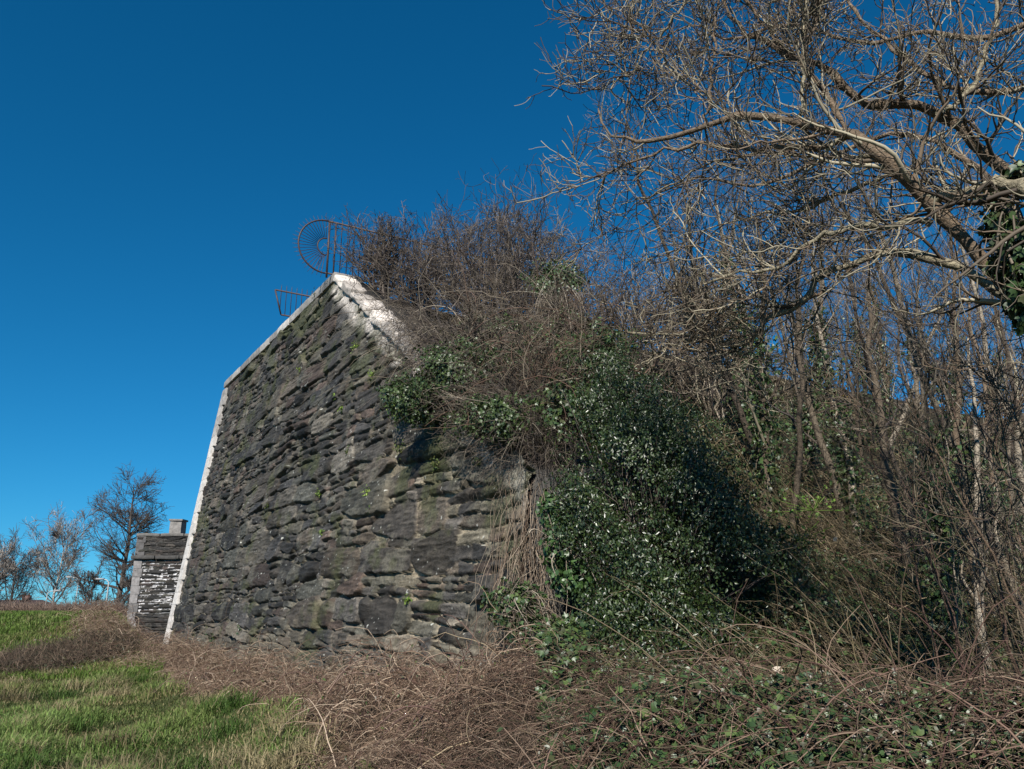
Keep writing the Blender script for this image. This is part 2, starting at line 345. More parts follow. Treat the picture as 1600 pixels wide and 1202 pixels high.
# solid core behind the face
mb = MB()
cs = np.array([0.0, PEAK, WEND]); 
for a, b in ((0.0, PEAK), (PEAK, WEND)):
    ta, tb = walltop(a) - .12, walltop(b) - .12
    q = [sw(a, BAT * -.3 + .03, -.3), sw(b, BAT * -.3 + .03, -.3), sw(b, BAT * tb + .03, tb), sw(a, BAT * ta + .03, ta), sw(a, 2.0, -.3), sw(b, 2.0, -.3), sw(b, 2.0, tb), sw(a, 2.0, ta)]
    mb.add(np.array(q), np.array([[0, 1, 2, 3], [5, 4, 7, 6], [3, 2, 6, 7], [4, 0, 3, 7], [1, 5, 6, 2]]), (.05, .047, .043))
mb.add(np.array([sw(0, 2.0, -.3), sw(.5, 2.0, -.3), sw(.5, 2.0, 9.5), sw(0, 2.0, 9.5), sw(0, 11, -.3), sw(.5, 11, -.3), sw(.5, 11, 9.5), sw(0, 11, 9.5)]),
       np.array([[0, 1, 2, 3], [5, 4, 7, 6], [3, 2, 6, 7], [4, 0, 3, 7], [1, 5, 6, 2]]), (.05, .047, .043))
mb.build("core", M_wall, ab)
# stones: one rounded, dented block
def block(mb, o, ax, ay, az, c, rnd=.03, seed=0, rough=.012, n=5):
    """a worn rectangular stone on corner o with edge vectors ax, ay, az"""
    o, ax, ay, az = [np.asarray(q, float) for q in (o, ax, ay, az)]
    l = [np.linalg.norm(a) for a in (ax, ay, az)]; r = np.random.default_rng(seed)
    VV = []; FF = []; k = 0
    for f in range(6):
        i, j, m = [(0, 1, 2), (1, 2, 0), (2, 0, 1)][f // 2]; side = f % 2
        a, b = np.meshgrid(np.linspace(0, 1, n), np.linspace(0, 1, n), indexing='ij')
        p = np.zeros((n, n, 3)); p[..., i] = a; p[..., j] = b; p[..., m] = side
        L = p * np.array(l); Rr = min(rnd, min(l) * .45); Cc = np.clip(L, Rr, np.array(l) - Rr); dd = L - Cc; dn = np.linalg.norm(dd, axis=-1, keepdims=True)
        L = Cc + dd / np.maximum(dn, 1e-6) * Rr
        id_ = np.arange(n * n).reshape(n, n) + k; q = np.stack([id_[:-1, :-1], id_[1:, :-1], id_[1:, 1:], id_[:-1, 1:]], -1).reshape(-1, 4)
        if side == 0: q = q[:, ::-1]
        VV.append(L.reshape(-1, 3)); FF.append(q); k += n * n
    L = np.concatenate(VV); ph = r.uniform(0, 50, 3)
    w = np.stack([N1(L[:, 0] * 4 + L[:, 2] * 3 + ph[0], L[:, 1] * 5 + ph[1]), N2(L[:, 1] * 4 + L[:, 0] * 3 + ph[1], L[:, 2] * 5 + ph[2]), N3(L[:, 2] * 4 + ph[2], L[:, 0] * 4 + L[:, 1] * 3 + ph[0])], -1) - .5
    L = L + w * rough * 2
    Wd = o + L[:, :1] * ax / l[0] + L[:, 1:2] * ay / l[1] + L[:, 2:] * az / l[2]
    cc = np.asarray(c)[None] * (.75 + .5 * N1.fbm(L[:, 0] * 6 + ph[0], (L[:, 1] + L[:, 2]) * 6, 3))[:, None]
    mb.add(Wd, np.concatenate(FF), cc)
WHITE = np.array([.54, .51, .48]); GREY = np.array([.20, .19, .18])
# dressed quoins up the far corner
z = -.2; i = 0
while z < TOP - .35:
    h = rng.uniform(.34, .46); h = min(h, TOP - .3 - z); ln = (1.35 if i % 2 else 1.15) * rng.uniform(.95, 1.05)
    q = MB(); c = WHITE * rng.uniform(.88, 1.0) if z < 7.2 else GREY * rng.uniform(1.3, 1.9)
    block(q, sw(-.05, BAT * z - .115, z + .002), E * ln * .52, B * .5, np.array([0, 0, h - .004]) + B * BAT * h, c, .007, i, .004)
    q.build("quoin", M_dressed, ab, True); z += h; i += 1
# coping: flat run along the top, then down the wing
s = -.05; i = 100
while s < PEAK - .1:
    ln = min(rng.uniform(.9, 1.4), PEAK - s); q = MB(); c = (WHITE if rng.random() < .45 else GREY * 1.4) * rng.uniform(.6, 1)
    block(q, sw(s + .008, BAT * TOP - .14, TOP - .20), E * (ln - .016), B * .75, (0, 0, .24), c, .03, i, .01)
    q.build("coping_stone", M_dressed, ab, True); s += ln; i += 1
sl = nrm(E + np.array([0, 0, -SLOPE]) - B * BAT * SLOPE); upn = nrm(np.cross(sl, B)); upn = upn if upn[2] > 0 else -upn
s = PEAK; f = 1 / nrm(E + np.array([0, 0, -SLOPE]))[:2].dot(E[:2])
while s < WEND - .75:
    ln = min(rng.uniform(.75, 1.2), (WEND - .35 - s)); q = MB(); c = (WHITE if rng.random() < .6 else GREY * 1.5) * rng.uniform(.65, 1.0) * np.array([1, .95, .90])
    zt = walltop(s)
    dn = rng.uniform(-.03, .03)
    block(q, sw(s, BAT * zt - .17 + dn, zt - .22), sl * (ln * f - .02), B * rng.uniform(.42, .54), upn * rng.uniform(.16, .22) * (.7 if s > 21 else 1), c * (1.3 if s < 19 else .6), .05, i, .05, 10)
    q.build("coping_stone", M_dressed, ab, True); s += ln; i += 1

# ------------------------------------------------------------------ the second pier
pc = at(197, 998, 36.0); pier = thing("stone_pier", (pc[0] + 2, 37.2, 0), "squat far pier with white pointing between black stones and a small block on top", "stone pier")
px0 = pc[0] + .0; PH = 4.62; PB = .004; PWD = 5.0
gs2 = np.arange(.0, PWD, .03); gz2 = np.arange(-.5, 4.6, .022); S2, Z2 = np.meshgrid(gs2, gz2, indexing='ij')
H2, C2, g2 = rubble(S2, Z2, 0, PWD, -.5, 4.6, 21, ch=(.15, .28), bw=(.3, .8), joint=.017, pr=(.02, .05), cols=STONE * .5)
z3 = at(240, 957, 36)[2]; z4 = at(240, 873, 36)[2]
wh = smooth(Z2, z3 - .12, z3 + .06) * (1 - smooth(Z2, z4 - .1, z4 + .05)); n2 = N1.fbm(S2 * 3, Z2 * 3, 3)
C2 = np.where(g2[..., None], C2, (np.array([.05, .047, .045]) * (1 - wh[..., None]) + np.array([.60, .59, .60]) * wh[..., None] * (.6 + .6 * n2[..., None])))
splash = ((N2.fbm(S2 * 2.6, Z2 * 7, 3) > .66) & (wh > .5) & (H2 < .05))
def pv(S_, Z_, d): return np.stack([px0 + S_ + PB * Z_ * (1 - S_ / PWD), 36.0 + PB * Z_ - d, Z_], -1)
I = np.arange(S2.size).reshape(S2.shape)
mesh("masonry_face", pv(S2, Z2, H2), np.stack([I[:-1, :-1], I[1:, :-1], I[1:, 1:], I[:-1, 1:]], -1).reshape(-1, 4), M_wall, C2.reshape(-1, 3), pier, True)
mb = MB(); T_ = 4.5
qa = [pv(np.array(a), np.array(b), np.array(-.04)) for a, b in ((0., -.5), (PWD, -.5), (PWD, T_), (0., T_))]
mb.add(np.array(qa + [p + np.array([0, 3.0, 0]) for p in qa]), np.array([[0, 1, 2, 3], [5, 4, 7, 6], [3, 2, 6, 7], [4, 0, 3, 7], [1, 5, 6, 2]]), (.06, .057, .055)); mb.build("core", M_wall, pier)
z = -.4; i = 300; zt_ = at(240, 838, 36)[2]
while z < zt_ - .1:
    h = .36; h = min(h, zt_ - z); q = MB()
    o = pv(np.array(-.04), np.array(z), np.array(.07))
    block(q, o, (.40 if i % 2 else .34, 0, 0), (0, .4, 0), (PB * h, PB * h, h - .004), GREY * rng.uniform(.5, 1.1) * np.array([1, 1, 1.05]), .007, i, .006); q.build("quoin", M_dressed, pier, True); z += h; i += 1
q = MB(); zc = at(240, 871, 36)[2]
for k in range(5): block(q, pv(np.array(-.16 + k * 1.04), np.array(zc - .09), np.array(.2)), (1.02, 0, 0), (0, .4, 0), (0, 0, .17), np.array([.06, .058, .056]), .05, 400 + k)
q.build("string_course", M_dressed, pier, True)
q = MB(); zp = at(240, 836, 36)[2]
for k in range(5): block(q, pv(np.array(-.05 + k * 1.02), np.array(zp - .06), np.array(.1)), (1.0, 0, 0), (0, 3.1, 0), (0, 0, .13), GREY * .7, .03, 410 + k)
q.build("cap_course", M_dressed, pier, True)
xb0, xb1 = at(263, 830, 36.6)[0], at(283, 830, 36.6)[0]; zb = at(272, 812, 36.6)[2]
q = MB(); block(q, (xb0 + .02, 36.6, zp + .07), (xb1 - xb0 - .04, 0, 0), (0, .6, 0), (0, 0, zb - zp - .13), GREY * .95, .02, 430); q.build("block", M_dressed, pier, True)
q = MB(); block(q, (xb0 - .03, 36.55, zb - .06), (xb1 - xb0 + .06, 0, 0), (0, .7, 0), (0, 0, .09), GREY * .8, .02, 431); q.build("block_cap", M_dressed, pier, True)

def on_wall(x, y):
    d = ray(x, y); c = np.array([0, 0, EYE]); n_ = np.array([B[0], B[1], -BAT]); t = np.dot(P0 - c, n_) / np.dot(d, n_); return c + t * d
# ------------------------------------------------------------------ railings on the bridge seat
def railing_fan(s):
    hw, hz = on_s(510, 386, s); R1 = abs(on_s(510, 345, s)[1] - hz); R0 = R1 * .32
    t = thing("iron_railing", sw(s, hw, TOP), "rusty iron railing ending in a half round fan of spikes above the wall peak", "railing")
    A = lambda w, z: sw(s, w, z)
    f = MB()
    th = np.linspace(math.pi / 2, 3 * math.pi / 2, 30)
    f.tube([A(hw + R1 * math.cos(a), hz + R1 * math.sin(a)) for a in th], .022, 6)
    f.tube([A(hw + R0 * math.cos(a), hz + R0 * math.sin(a)) for a in th], .018, 6)
    f.build("fan_hoop", M_iron, t)
    for a in np.linspace(math.pi / 2 + .07, 3 * math.pi / 2 - .12, 23):
        g = MB(); e = R1 * rng.uniform(1.16, 1.24); g.tube([A(hw + R0 * math.cos(a), hz + R0 * math.sin(a)), A(hw + R1 * math.cos(a), hz + R1 * math.sin(a)), A(hw + e * math.cos(a), hz + e * math.sin(a))], [.008, .008, .004], 5); g.build("spike", M_iron, t)
    g = MB(); g.tube([A(hw + .05, TOP - .1), A(hw + .05, hz + R1)], .028, 6); g.build("post", M_iron, t); g = MB(); g.tube([A(hw + .22, TOP - .1), A(hw + .22, hz + R1)], .022, 6); g.build("post", M_iron, t)
    g = MB(); g.tube([A(hw, hz + R1), A(hw + 9, hz + R1)], .024, 6); g.build("top_rail", M_iron, t)
    g = MB(); g.tube([A(hw, hz - R1 * .98), A(hw + 9, hz - R1 * .98)], .022, 6); g.build("bottom_rail", M_iron, t)
    for k in range(50):
        w = hw + .38 + k * .17; g = MB(); g.tube([A(w, hz - R1), A(w, hz + R1 * 1.1), A(w, hz + R1 * 1.24)], [.012, .012, .004], 5); g.build("bar", M_iron, t)
railing_fan(12.15)
def railing_low(s):
    a, az = on_s(430, 453, s); b, bz_ = on_s(439, 492, s)
    t = thing("iron_railing", sw(s, a + .3, TOP), "lower rusty railing end with a slanted outer bar left of the peak", "railing")
    A = lambda w, z: sw(s, w, z)
    g = MB(); g.tube([A(a, az), A(b, bz_)], .024, 6); g.build("slanted_bar", M_iron, t)
    g = MB(); g.tube([A(a, az), A(a + 9, az)], .024, 6); g.build("top_rail", M_iron, t)
    g = MB(); g.tube([A(b, bz_), A(a + 9, bz_)], .024, 6); g.build("bottom_rail", M_iron, t)
    for k in range(50):
        w = a + .18 + k * .155
        z0 = bz_ if w > b else az - (w - a) / (b - a) * (az - bz_); g = MB(); g.tube([A(w, z0), A(w, az + .12), A(w, az + .2)], [.011, .011, .004], 5); g.build("bar", M_iron, t)
    g = MB(); g.tube([A(a + 1.6, TOP - .1), A(a + 1.6, az + .02)], .03, 6); g.build("post", M_iron, t)
railing_low(8.0)

# ------------------------------------------------------------------ vegetation: stuff on the ground
def pts_region(n, s0, s1, w0, w1, r=rng):
    s = r.uniform(s0, s1, n); w = r.uniform(w0, w1, n); p = sw(s, w, 0.0); p[:, 2] = ground_h(p[:, 0], p[:, 1]); return p, s, w
def arcs(P, L, rad, n=6, elev=(10, 80), bend=.35, wig=.15, r=rng, tip=.4):
    M = len(P); az = r.uniform(0, 2 * math.pi, M); el = np.radians(r.uniform(*elev, M)); d = np.stack([np.cos(az) * np.cos(el), np.sin(az) * np.cos(el), np.sin(el)], -1)
    ln = L * r.uniform(.4, 1.3, M); st = (ln / (n - 1))[:, None]; out = np.zeros((M, n, 3)); out[:, 0] = P
    for j in range(1, n): d = nrm(d + r.normal(0, wig, (M, 3)) + np.array([0, 0, -bend])); out[:, j] = out[:, j - 1] + d * st
    R = np.broadcast_to(np.asarray(rad, float).reshape(-1, 1) * np.linspace(1, tip, n)[None], (M, n)) if np.ndim(rad) else rad * r.uniform(.6, 1.4, (M, 1)) * np.linspace(1, tip, n)[None]
    g = ground_h(out[..., 0], out[..., 1]); out[..., 2] = np.maximum(out[..., 2], g + .01)
    return out, R
def dry_mesh(name, P, R, cols, label=None, cat=None, k=3, parent=None, m=None, v=.35):
    V, F = tubes(P, R, k); o = mesh(name, V, F, m or M_dry, percol(cols, len(P), P.shape[1] * k, v=v), parent); return o
TAN = [[.22, .152, .105], [.16, .108, .075], [.33, .25, .18], [.085, .055, .038], [.13, .08, .058]]
# dead brambles and bracken along the foot of the wall
p, s_, w_ = pts_region(46000, -4, 25.0, -3.6, .9); keep = (brown_zone(p[:, 0], p[:, 1]) > rng.uniform(.15, .8, len(p))) & (w_ < .3 + .1 * rng.normal(size=len(p)))
p = p[keep]; tall = .1 + 1.5 * smooth(N2.fbm(p[:, 0] * 1.1, p[:, 1] * 1.1, 3), .35, .75)
p[:, 2] += rng.random(len(p)) ** 1.6 * tall * .38 * (.5 + .8 * smooth(-to_w(p[:, 0], p[:, 1]), -.2, 1.2) * 1.0)
P_, R_ = arcs(p, .42, .0042, 6, (-10, 50), .30, .28)
o = dry_mesh("dead_brambles", P_, R_, TAN); tag(o, "mat of dead tan bramble stalks along the foot of the stone wall", "dead brambles", kind="stuff")
pc_ = p[rng.random(len(p)) < .035]; P3, R3 = arcs(pc_, .95, .0062, 9, (15, 75), .24, .16); o2 = dry_mesh("canes", P3, R3, [[.10, .06, .05], [.16, .11, .085], [.30, .23, .17]], k=4, parent=o)
# low green leaves among them
lf = p[rng.random(len(p)) < .16]; V, F = leaves(lf + np.array([0, 0, .04]), (0, -.3, 1), .045, LEAF_OVAL); mesh('low_leaves', V, F, M_ivy, percol([[.05, .08, .02], [.07, .05, .03], [.04, .05, .02]], len(lf), 5), o)
# grass
def blades(P, h, w, r=rng, lean=.5):
    n = len(P); az = r.uniform(0, 2 * math.pi, n); d = np.stack([np.cos(az), np.sin(az), np.zeros(n)], -1); sd = np.stack([-np.sin(az + r.normal(0, .8, n)), np.cos(az), np.zeros(n)], -1)
    H_ = (h * r.uniform(.5, 1.3, n))[:, None]; ln = H_ * r.uniform(.1, 1.0, (n, 1)) * lean * 1.6; W_ = (w * r.uniform(.6, 1.3, n))[:, None]
    z = np.array([0, 0, 1.0]); a = P - sd * W_; b = P + sd * W_; m = P + z * H_ * .6 + d * ln * .35; c = m - sd * W_ * .7; e = m + sd * W_ * .7; t = P + z * H_ * (1 - .25 * (ln / H_)) + d * ln
    V = np.stack([a, b, e, c, t], 1).reshape(-1, 3); k = np.arange(n)[:, None] * 5
    return V, [k + np.array([[0, 1, 2, 3]]), k + np.array([[3, 2, 4]])]
n = 340000; Yg = 7.5 + 26 * rng.random(n) ** 1.7; Xg = Yg * rng.uniform(-.75, .02, n)
tuft = N1.fbm(Xg * 1.1, Yg * .8, 3); patch = N2.fbm(Xg * .35, Yg * .35, 3)
bzg = brown_zone(Xg, Yg); keep = (bzg < rng.uniform(.2, .9, n)) & (to_w(Xg, Yg) < -.8) & (rng.random(n) < .5 + 1.2 * smooth(tuft, .35, .6))
Xg, Yg, tuft, patch = Xg[keep], Yg[keep], tuft[keep], patch[keep]; Pg = np.stack([Xg, Yg, ground_h(Xg, Yg)], -1)
hh = .05 + .19 * smooth(tuft, .45, .75); V, F = blades(Pg, hh, .0035 + .00022 * Yg, lean=.85)
gcol = (np.array([.075, .125, .030])[None] * (1 - patch[:, None]) * 1.7 + np.array([.105, .10, .038])[None] * patch[:, None] * 1.1) * (.45 + .9 * rng.random((len(Pg), 1))) * (.45 + 1.0 * smooth(tuft, .3, .7)[:, None]); strawk = rng.random(len(Pg)) <   .12 + .38 * smooth(N3.fbm(Pg[:, 0] * .9, Pg[:, 1] * .9, 3), .5, .62); gcol[strawk] = np.array([.26, .22, .11]) * rng.uniform(.6, 1.2, (strawk.sum(), 1))
o = mesh("grass", V, F, M_grass, np.repeat(gcol, 5, 0)); tag(o, "rough green tussocky grass in the field left of the wall", "grass", kind="stuff")
r = np.random.default_rng(77); n = 70; cx = r.uniform(0, 1, n); Yc = 8 + 13 * r.random(n) ** 1.3; Xc = Yc * r.uniform(-.70, -.08, n); ok = (brown_zone(Xc, Yc) < .4); Xc, Yc = Xc[ok], Yc[ok]
m = 170; X = np.repeat(Xc, m) + r.normal(0, .16, len(Xc) * m); Y = np.repeat(Yc, m) + r.normal(0, .16, len(Xc) * m); V, F = blades(np.stack([X, Y, ground_h(X, Y)], -1), np.full(len(X), .26), .0055, r, 1.0)
kind_ = np.repeat(r.integers(0, 3, len(Xc)), m); cc = np.array([[.30, .25, .14], [.06, .11, .022], [.17, .14, .075]])[kind_] * r.uniform(.6, 1.3, (len(X), 1)); mesh("grass_tufts", V, F, M_grass, np.repeat(cc, 5, 0), o)
# grass on the far rise
n = 90000; Yg = rng.uniform(20, 46, n); Xg = -Yg * rng.uniform(.40, .82, n); Pg = np.stack([Xg, Yg, ground_h(Xg, Yg)], -1)
V, F = blades(Pg, np.full(n, .16), .012 + .0*Yg); gcol = np.array([.10, .16, .03])[None] * (.5 + .9 * rng.random((n, 1)))
pk = rng.random(n) < .25 * smooth(N3.fbm(Xg * .3, Yg * .3, 2), .4, .7) * 2; gcol[pk] = np.array([.26, .22, .10]) * .8
o = mesh("grass", V, F, M_grass, np.repeat(gcol, 5, 0)); tag(o, "short sunlit grass on the far rise at the left edge", "grass", kind="stuff")
# dark scrub at the foot of the far rise
n = 14000; t = rng.random(n); X0 = at(-60, 1045, 20.8); X1 = at(170, 1012, 24.8)
c = X0[None] * (1 - t[:, None]) + X1[None] * t[:, None]; c[:, :2] += rng.normal(0, .6, (n, 2)); c[:, 2] = ground_h(c[:, 0], c[:, 1]) + rng.random(n) ** 1.3 * (.12 + .35 * N1(t * 9, t * 0)) 
P_, R_ = arcs(c, .38, .007, 5, (0, 70), .15, .3)
o = dry_mesh("scrub", P_, R_, [[.06, .045, .035], [.10, .07, .05], [.15, .11, .08], [.05, .045, .03]]); tag(o, "low dark leafless scrub below the far grassy rise", "scrub", kind="stuff")
c = c[rng.random(n) < .5]; V, F = leaves(c, (0, -.3, 1), .09, LEAF_OVAL); 
o = mesh("scrub_leaves", V, F, M_ivy, percol([[.03, .04, .015], [.05, .055, .02]], len(c), 5), o)

# ivy and leaf litter over the bank
n = 230000; Yg = 3.2 + 20 * rng.random(n) ** 1.5; Xg = Yg * rng.uniform(.03, .78, n); s_ = to_s(Xg, Yg); w_ = to_w(Xg, Yg)
cov = N2.fbm(Xg * .6, Yg * .6, 3); keep = (w_ > -3.0) & (s_ > 12.6) & (s_ < 29.5) & ((w_ > 1.75) | (s_ > WEND + .1)) & (cov > rng.uniform(.30, .58, n))
Pg = np.stack([Xg, Yg, ground_h(Xg, Yg)], -1)[keep]; Pg[:, 2] += .02 + rng.random(len(Pg)) ** 2 * (.10 + .35 * N1.fbm(Pg[:, 0] * 1.5, Pg[:, 1] * 1.5, 2))
V, F = leaves(Pg, (.0, -.5, .9), .055, LEAF_IVY, droop=.3)
IVYC = [[.030, .058, .018], [.042, .075, .024], [.022, .045, .016], [.065, .095, .028], [.045, .05, .022]]
o = mesh("ground_ivy", V, F, M_ivy, percol(IVYC, len(Pg), 9)); tag(o, "dark ivy and leaves covering the shaded bank at the right", "ground ivy", kind="stuff")
n = 95000; Yg = 3.4 + 6 * rng.random(n); Xg = Yg * (.12 + .60 * rng.random(n) ** .8); s_ = to_s(Xg, Yg); w_ = to_w(Xg, Yg); cov = N2.fbm(Xg * .9, Yg * .9, 3); keep = (w_ > -5.4) & ((w_ > 1.75) | (s_ > WEND + .1)) & (cov > rng.uniform(.30, .60, n))
Pg = np.stack([Xg, Yg, ground_h(Xg, Yg)], -1)[keep]; Pg[:, 2] += .04 + rng.random(len(Pg)) * (.08 + .35 * N1.fbm(Pg[:, 0] * 1.5, Pg[:, 1] * 1.5, 2))
V, F = leaves(Pg, (.0, -.6, .8), .038, LEAF_IVY, droop=.3)
o = mesh("ground_ivy", V, F, M_ivy, percol(IVYC + [[.05, .07, .02], [.07, .05, .028], [.05, .035, .02]], len(Pg), 9)); tag(o, "ivy and bramble leaves covering the near foot of the bank", "ground ivy", kind="stuff")
# dry stems all over the bank
p, s_, w_ = pts_region(19000, 13, 30.0, -3.2, 17); shade = (s_ > 23.2) & (s_ < 27.3) & (w_ > -3) & (w_ < 1.6); keep = (~shade | (rng.random(len(p)) < .12)) & ((w_ > 1.8) | (s_ > WEND + .2)) & (N3.fbm(p[:, 0] * .5, p[:, 1] * .5, 3) > rng.uniform(.25, .65, len(p))); p = p[keep]
near = np.hypot(p[:, 0], p[:, 1]) > 2.6; p = p[near]
xx, yy = proj(p); p = p[(xx > 700) & (xx < 1720) & (yy < 1300)]
p[:, 2] += rng.random(len(p)) ** 2 * .25
P_, R_ = arcs(p, 1.05, .0052, 8, (0, 75), .14, .2)
BR = [[.09, .066, .04], [.15, .112, .065], [.05, .04, .022], [.30, .235, .15], [.22, .165, .105], [.07, .062, .03], [.045, .03, .02]]
o = dry_mesh("dry_stems", P_, R_, BR); tag(o, "tangle of thin dry stems all over the bank behind the ivy", "dry stems", kind="stuff")
# foreground bramble heap: long arching canes
def heap(n, xr, yr, L, rad, cols, el=(5, 75), bend=.16, zr=.25, nn=10):
    X = rng.uniform(*xr, n); Y = rng.uniform(*yr, n); P = np.stack([X, Y, ground_h(X, Y) + rng.random(n) * zr], -1)
    return arcs(P, L, rad, nn, el, bend, .12)
q = []; 
P_, R_ = heap(800, (-1.1, 3.2), (3.3, 5.4), .75, .0048, None); R_ = R_ * .85; V1, F1 = tubes(P_, R_, 5); c1 = percol([[.10, .06, .045], [.16, .10, .075], [.06, .03, .025], [.20, .14, .10], [.08, .055, .035]], len(P_), 50)
P2, R2 = heap(13000, (-1.3, 3.0), (3.4, 7.6), .42, .0028, None, (-10, 60), .2, .28, 6); V2, F2 = tubes(P2, R2, 3); c2 = percol([[.12, .075, .055], [.08, .05, .035], [.22, .16, .115], [.05, .035, .025]], len(P2), 18)
o = mesh("bramble_heap", np.concatenate([V1, V2]), np.concatenate([F1, F2 + len(V1)]), M_dry, np.concatenate([c1, c2])); tag(o, "heap of arching reddish brown bramble canes in the foreground", "brambles", kind="stuff")
c = P_[:, 2:, :].reshape(-1, 3); c = c[(rng.random(len(c)) < .30) & (c[:, 0] > -.6)]; V, F = leaves(c, (0, -.4, .9), .034, LEAF_OVAL)
mesh("bramble_leaves", V, F, M_ivy, percol([[.05, .045, .022], [.03, .045, .016], [.055, .03, .02], [.06, .045, .025]], len(c), 5), o)

# ------------------------------------------------------------------ shrubs and trees
def shrub(name, base, height, spread, stems, label, cat, group, cols, dens=1.0, lean=(0, 0, 0), rad=.028, up=.05, rmin=.0056, fine=.26, r=None):
    r = r or np.random.default_rng(int(abs(base[0]) * 100 + abs(base[1]) * 10)); base = np.asarray(base, float)
    t = thing(name, base, label, cat, group); az = r.uniform(0, 2 * math.pi, stems); rr = r.random(stems) ** .6
    tip = base + np.stack([np.cos(az) * rr * spread, np.sin(az) * rr * spread, height * (1 - .45 * rr ** 2) * r.uniform(.7, 1, stems)], -1) + np.asarray(lean) * height
    n = 9; k = np.linspace(0, 1, n)[None, :, None]; b0 = base + r.normal(0, .12, (stems, 3)) * np.array([1, 1, 0]); mid = (b0 + tip) / 2 + r.normal(0, .12 * height, (stems, 3)) * .5
    P = b0[:, None] * (1 - k) ** 2 + 2 * mid[:, None] * k * (1 - k) + tip[:, None] * k ** 2; P[:, 1:-1] += r.normal(0, .025 * height * .5, (stems, n - 2, 3))
    R = rad * r.uniform(.6, 1.2, (stems, 1)) * np.linspace(1, .3, n)[None]
    V, F = tubes(P, R, 6); mesh("stems", V, F, M_bark, percol(cols, stems, n * 6, r), t, True)
    A, RA = grow(P, R, int(6.5 * dens), .2, 1, 52, height * .42, .6, 7, .2, up, rmin=rmin, r=r)
    C_, RC = grow(A, RA, 4, .15, 1, 50, height * .20, .6, 6, .25, up, rmin=rmin, r=r)
    D_, RD = grow(C_, RC, 2, .15, 1, 50, fine * height / 2.2, .7, 4, .3, up, rmin=rmin * .85, r=r)
    vs = []; fs = []; cs = []; off = 0
    for Q, RQ, kk in ((A, RA, 4), (C_, RC, 3), (D_, RD, 3)):
        V, F = tubes(Q, RQ, kk); vs.append(V); fs.append(F + off); off += len(V); cs.append(percol(cols, len(Q), Q.shape[1] * kk, r))
    mesh("twigs", np.concatenate(vs), np.concatenate(fs), M_twig, np.concatenate(cs), t)
    return t
DARK = [[.050, .040, .036], [.075, .057, .048], [.030, .025, .023], [.14, .115, .095]]
SOFT = [[.105, .085, .062], [.155, .128, .095], [.07, .055, .042], [.26, .22, .17]]
GREYT = [[.21, .182, .125], [.30, .262, .185], [.11, .085, .06], [.15, .11, .075], [.06, .045, .032], [.09, .07, .05]]
def gp(s, w, dz=0):
    p = sw(s, w, 0.0); p[2] = ground_h(p[0], p[1]) + dz; return p
SH = [ # s, w, height, spread, stems, lean, label
 (12.7, 2.3, 2.3, 1.1, 26, (-.06, -.05, .05), "dense dark thorn bush overhanging the peak of the wall beside the fan railing"),
 (13.8, 4.6, 3.9, 1.9, 22, (-.1, 0, 0), "tall twiggy thorn bush behind the bush at the wall peak"),
 (14.5, 2.6, 2.2, 1.2, 24, (-.14, -.08, 0), "dark thorn bush spilling over the upper half of the sloping coping"),
 (16.0, 4.0, 3.4, 1.7, 22, (0, -.1, 0), "loose bare thorn bush above the middle of the sloping coping"),
 (17.3, 3.2, 2.3, 1.2, 20, (-.12, -.05, 0), "tangled grey thorn bush hanging over the middle of the sloping coping"),
 (18.6, 4.6, 2.6, 1.4, 22, (-.1, -.1, 0), "brown twiggy bush between the ivy mound and the bare trees"),
 (19.5, 2.1, 1.8, 1.1, 26, (-.36, -.3, -.1), "low tangled bush over the lower end of the sloping coping"),
 (21.0, 2.1, 1.5, 1.0, 24, (-.3, -.3, -.1), "small tangled bush just above the near end of the coping"),
]
for i, (s, w, h, sp, st, ln, lab) in enumerate(SH):
    shrub("thorn_bush", gp(s, w), h, sp, st, lab, "bush", "bare thorn bushes on top of the wing wall", DARK + DARK + SOFT[:1] if i < 4 else DARK + SOFT[:3], 1.2, ln, r=np.random.default_rng(100 + i))
# bare bushes on the ridge behind
xs = [(1290, 29, 3.4), (1400, 31, 3.2), (1500, 33, 3.6), (1600, 34, 3.4), (985, 15.5, 3.4), (1060, 19, 4.2), (1120, 17, 3.6), (905, 19, 3.6), (840, 21, 4.4), (745, 22, 3.6)]
nm = ["first", "second", "third", "fourth", "fifth", "sixth", "seventh", "eighth", "ninth", "tenth"]
for i, (x, Y, h) in enumerate(sorted(xs)):
    X = (x - 800) / FPX * Y / 1.0; p = np.array([X, Y, float(ground_h(X, Y))])
    shrub("bare_bush", p, h, 1.5, 18, f"brownish bare bush on the ridge above the wing wall, {nm[i]} from the left", "bush", "bare bushes along the ridge", SOFT + DARK[:2], 1.0, r=np.random.default_rng(200 + i))
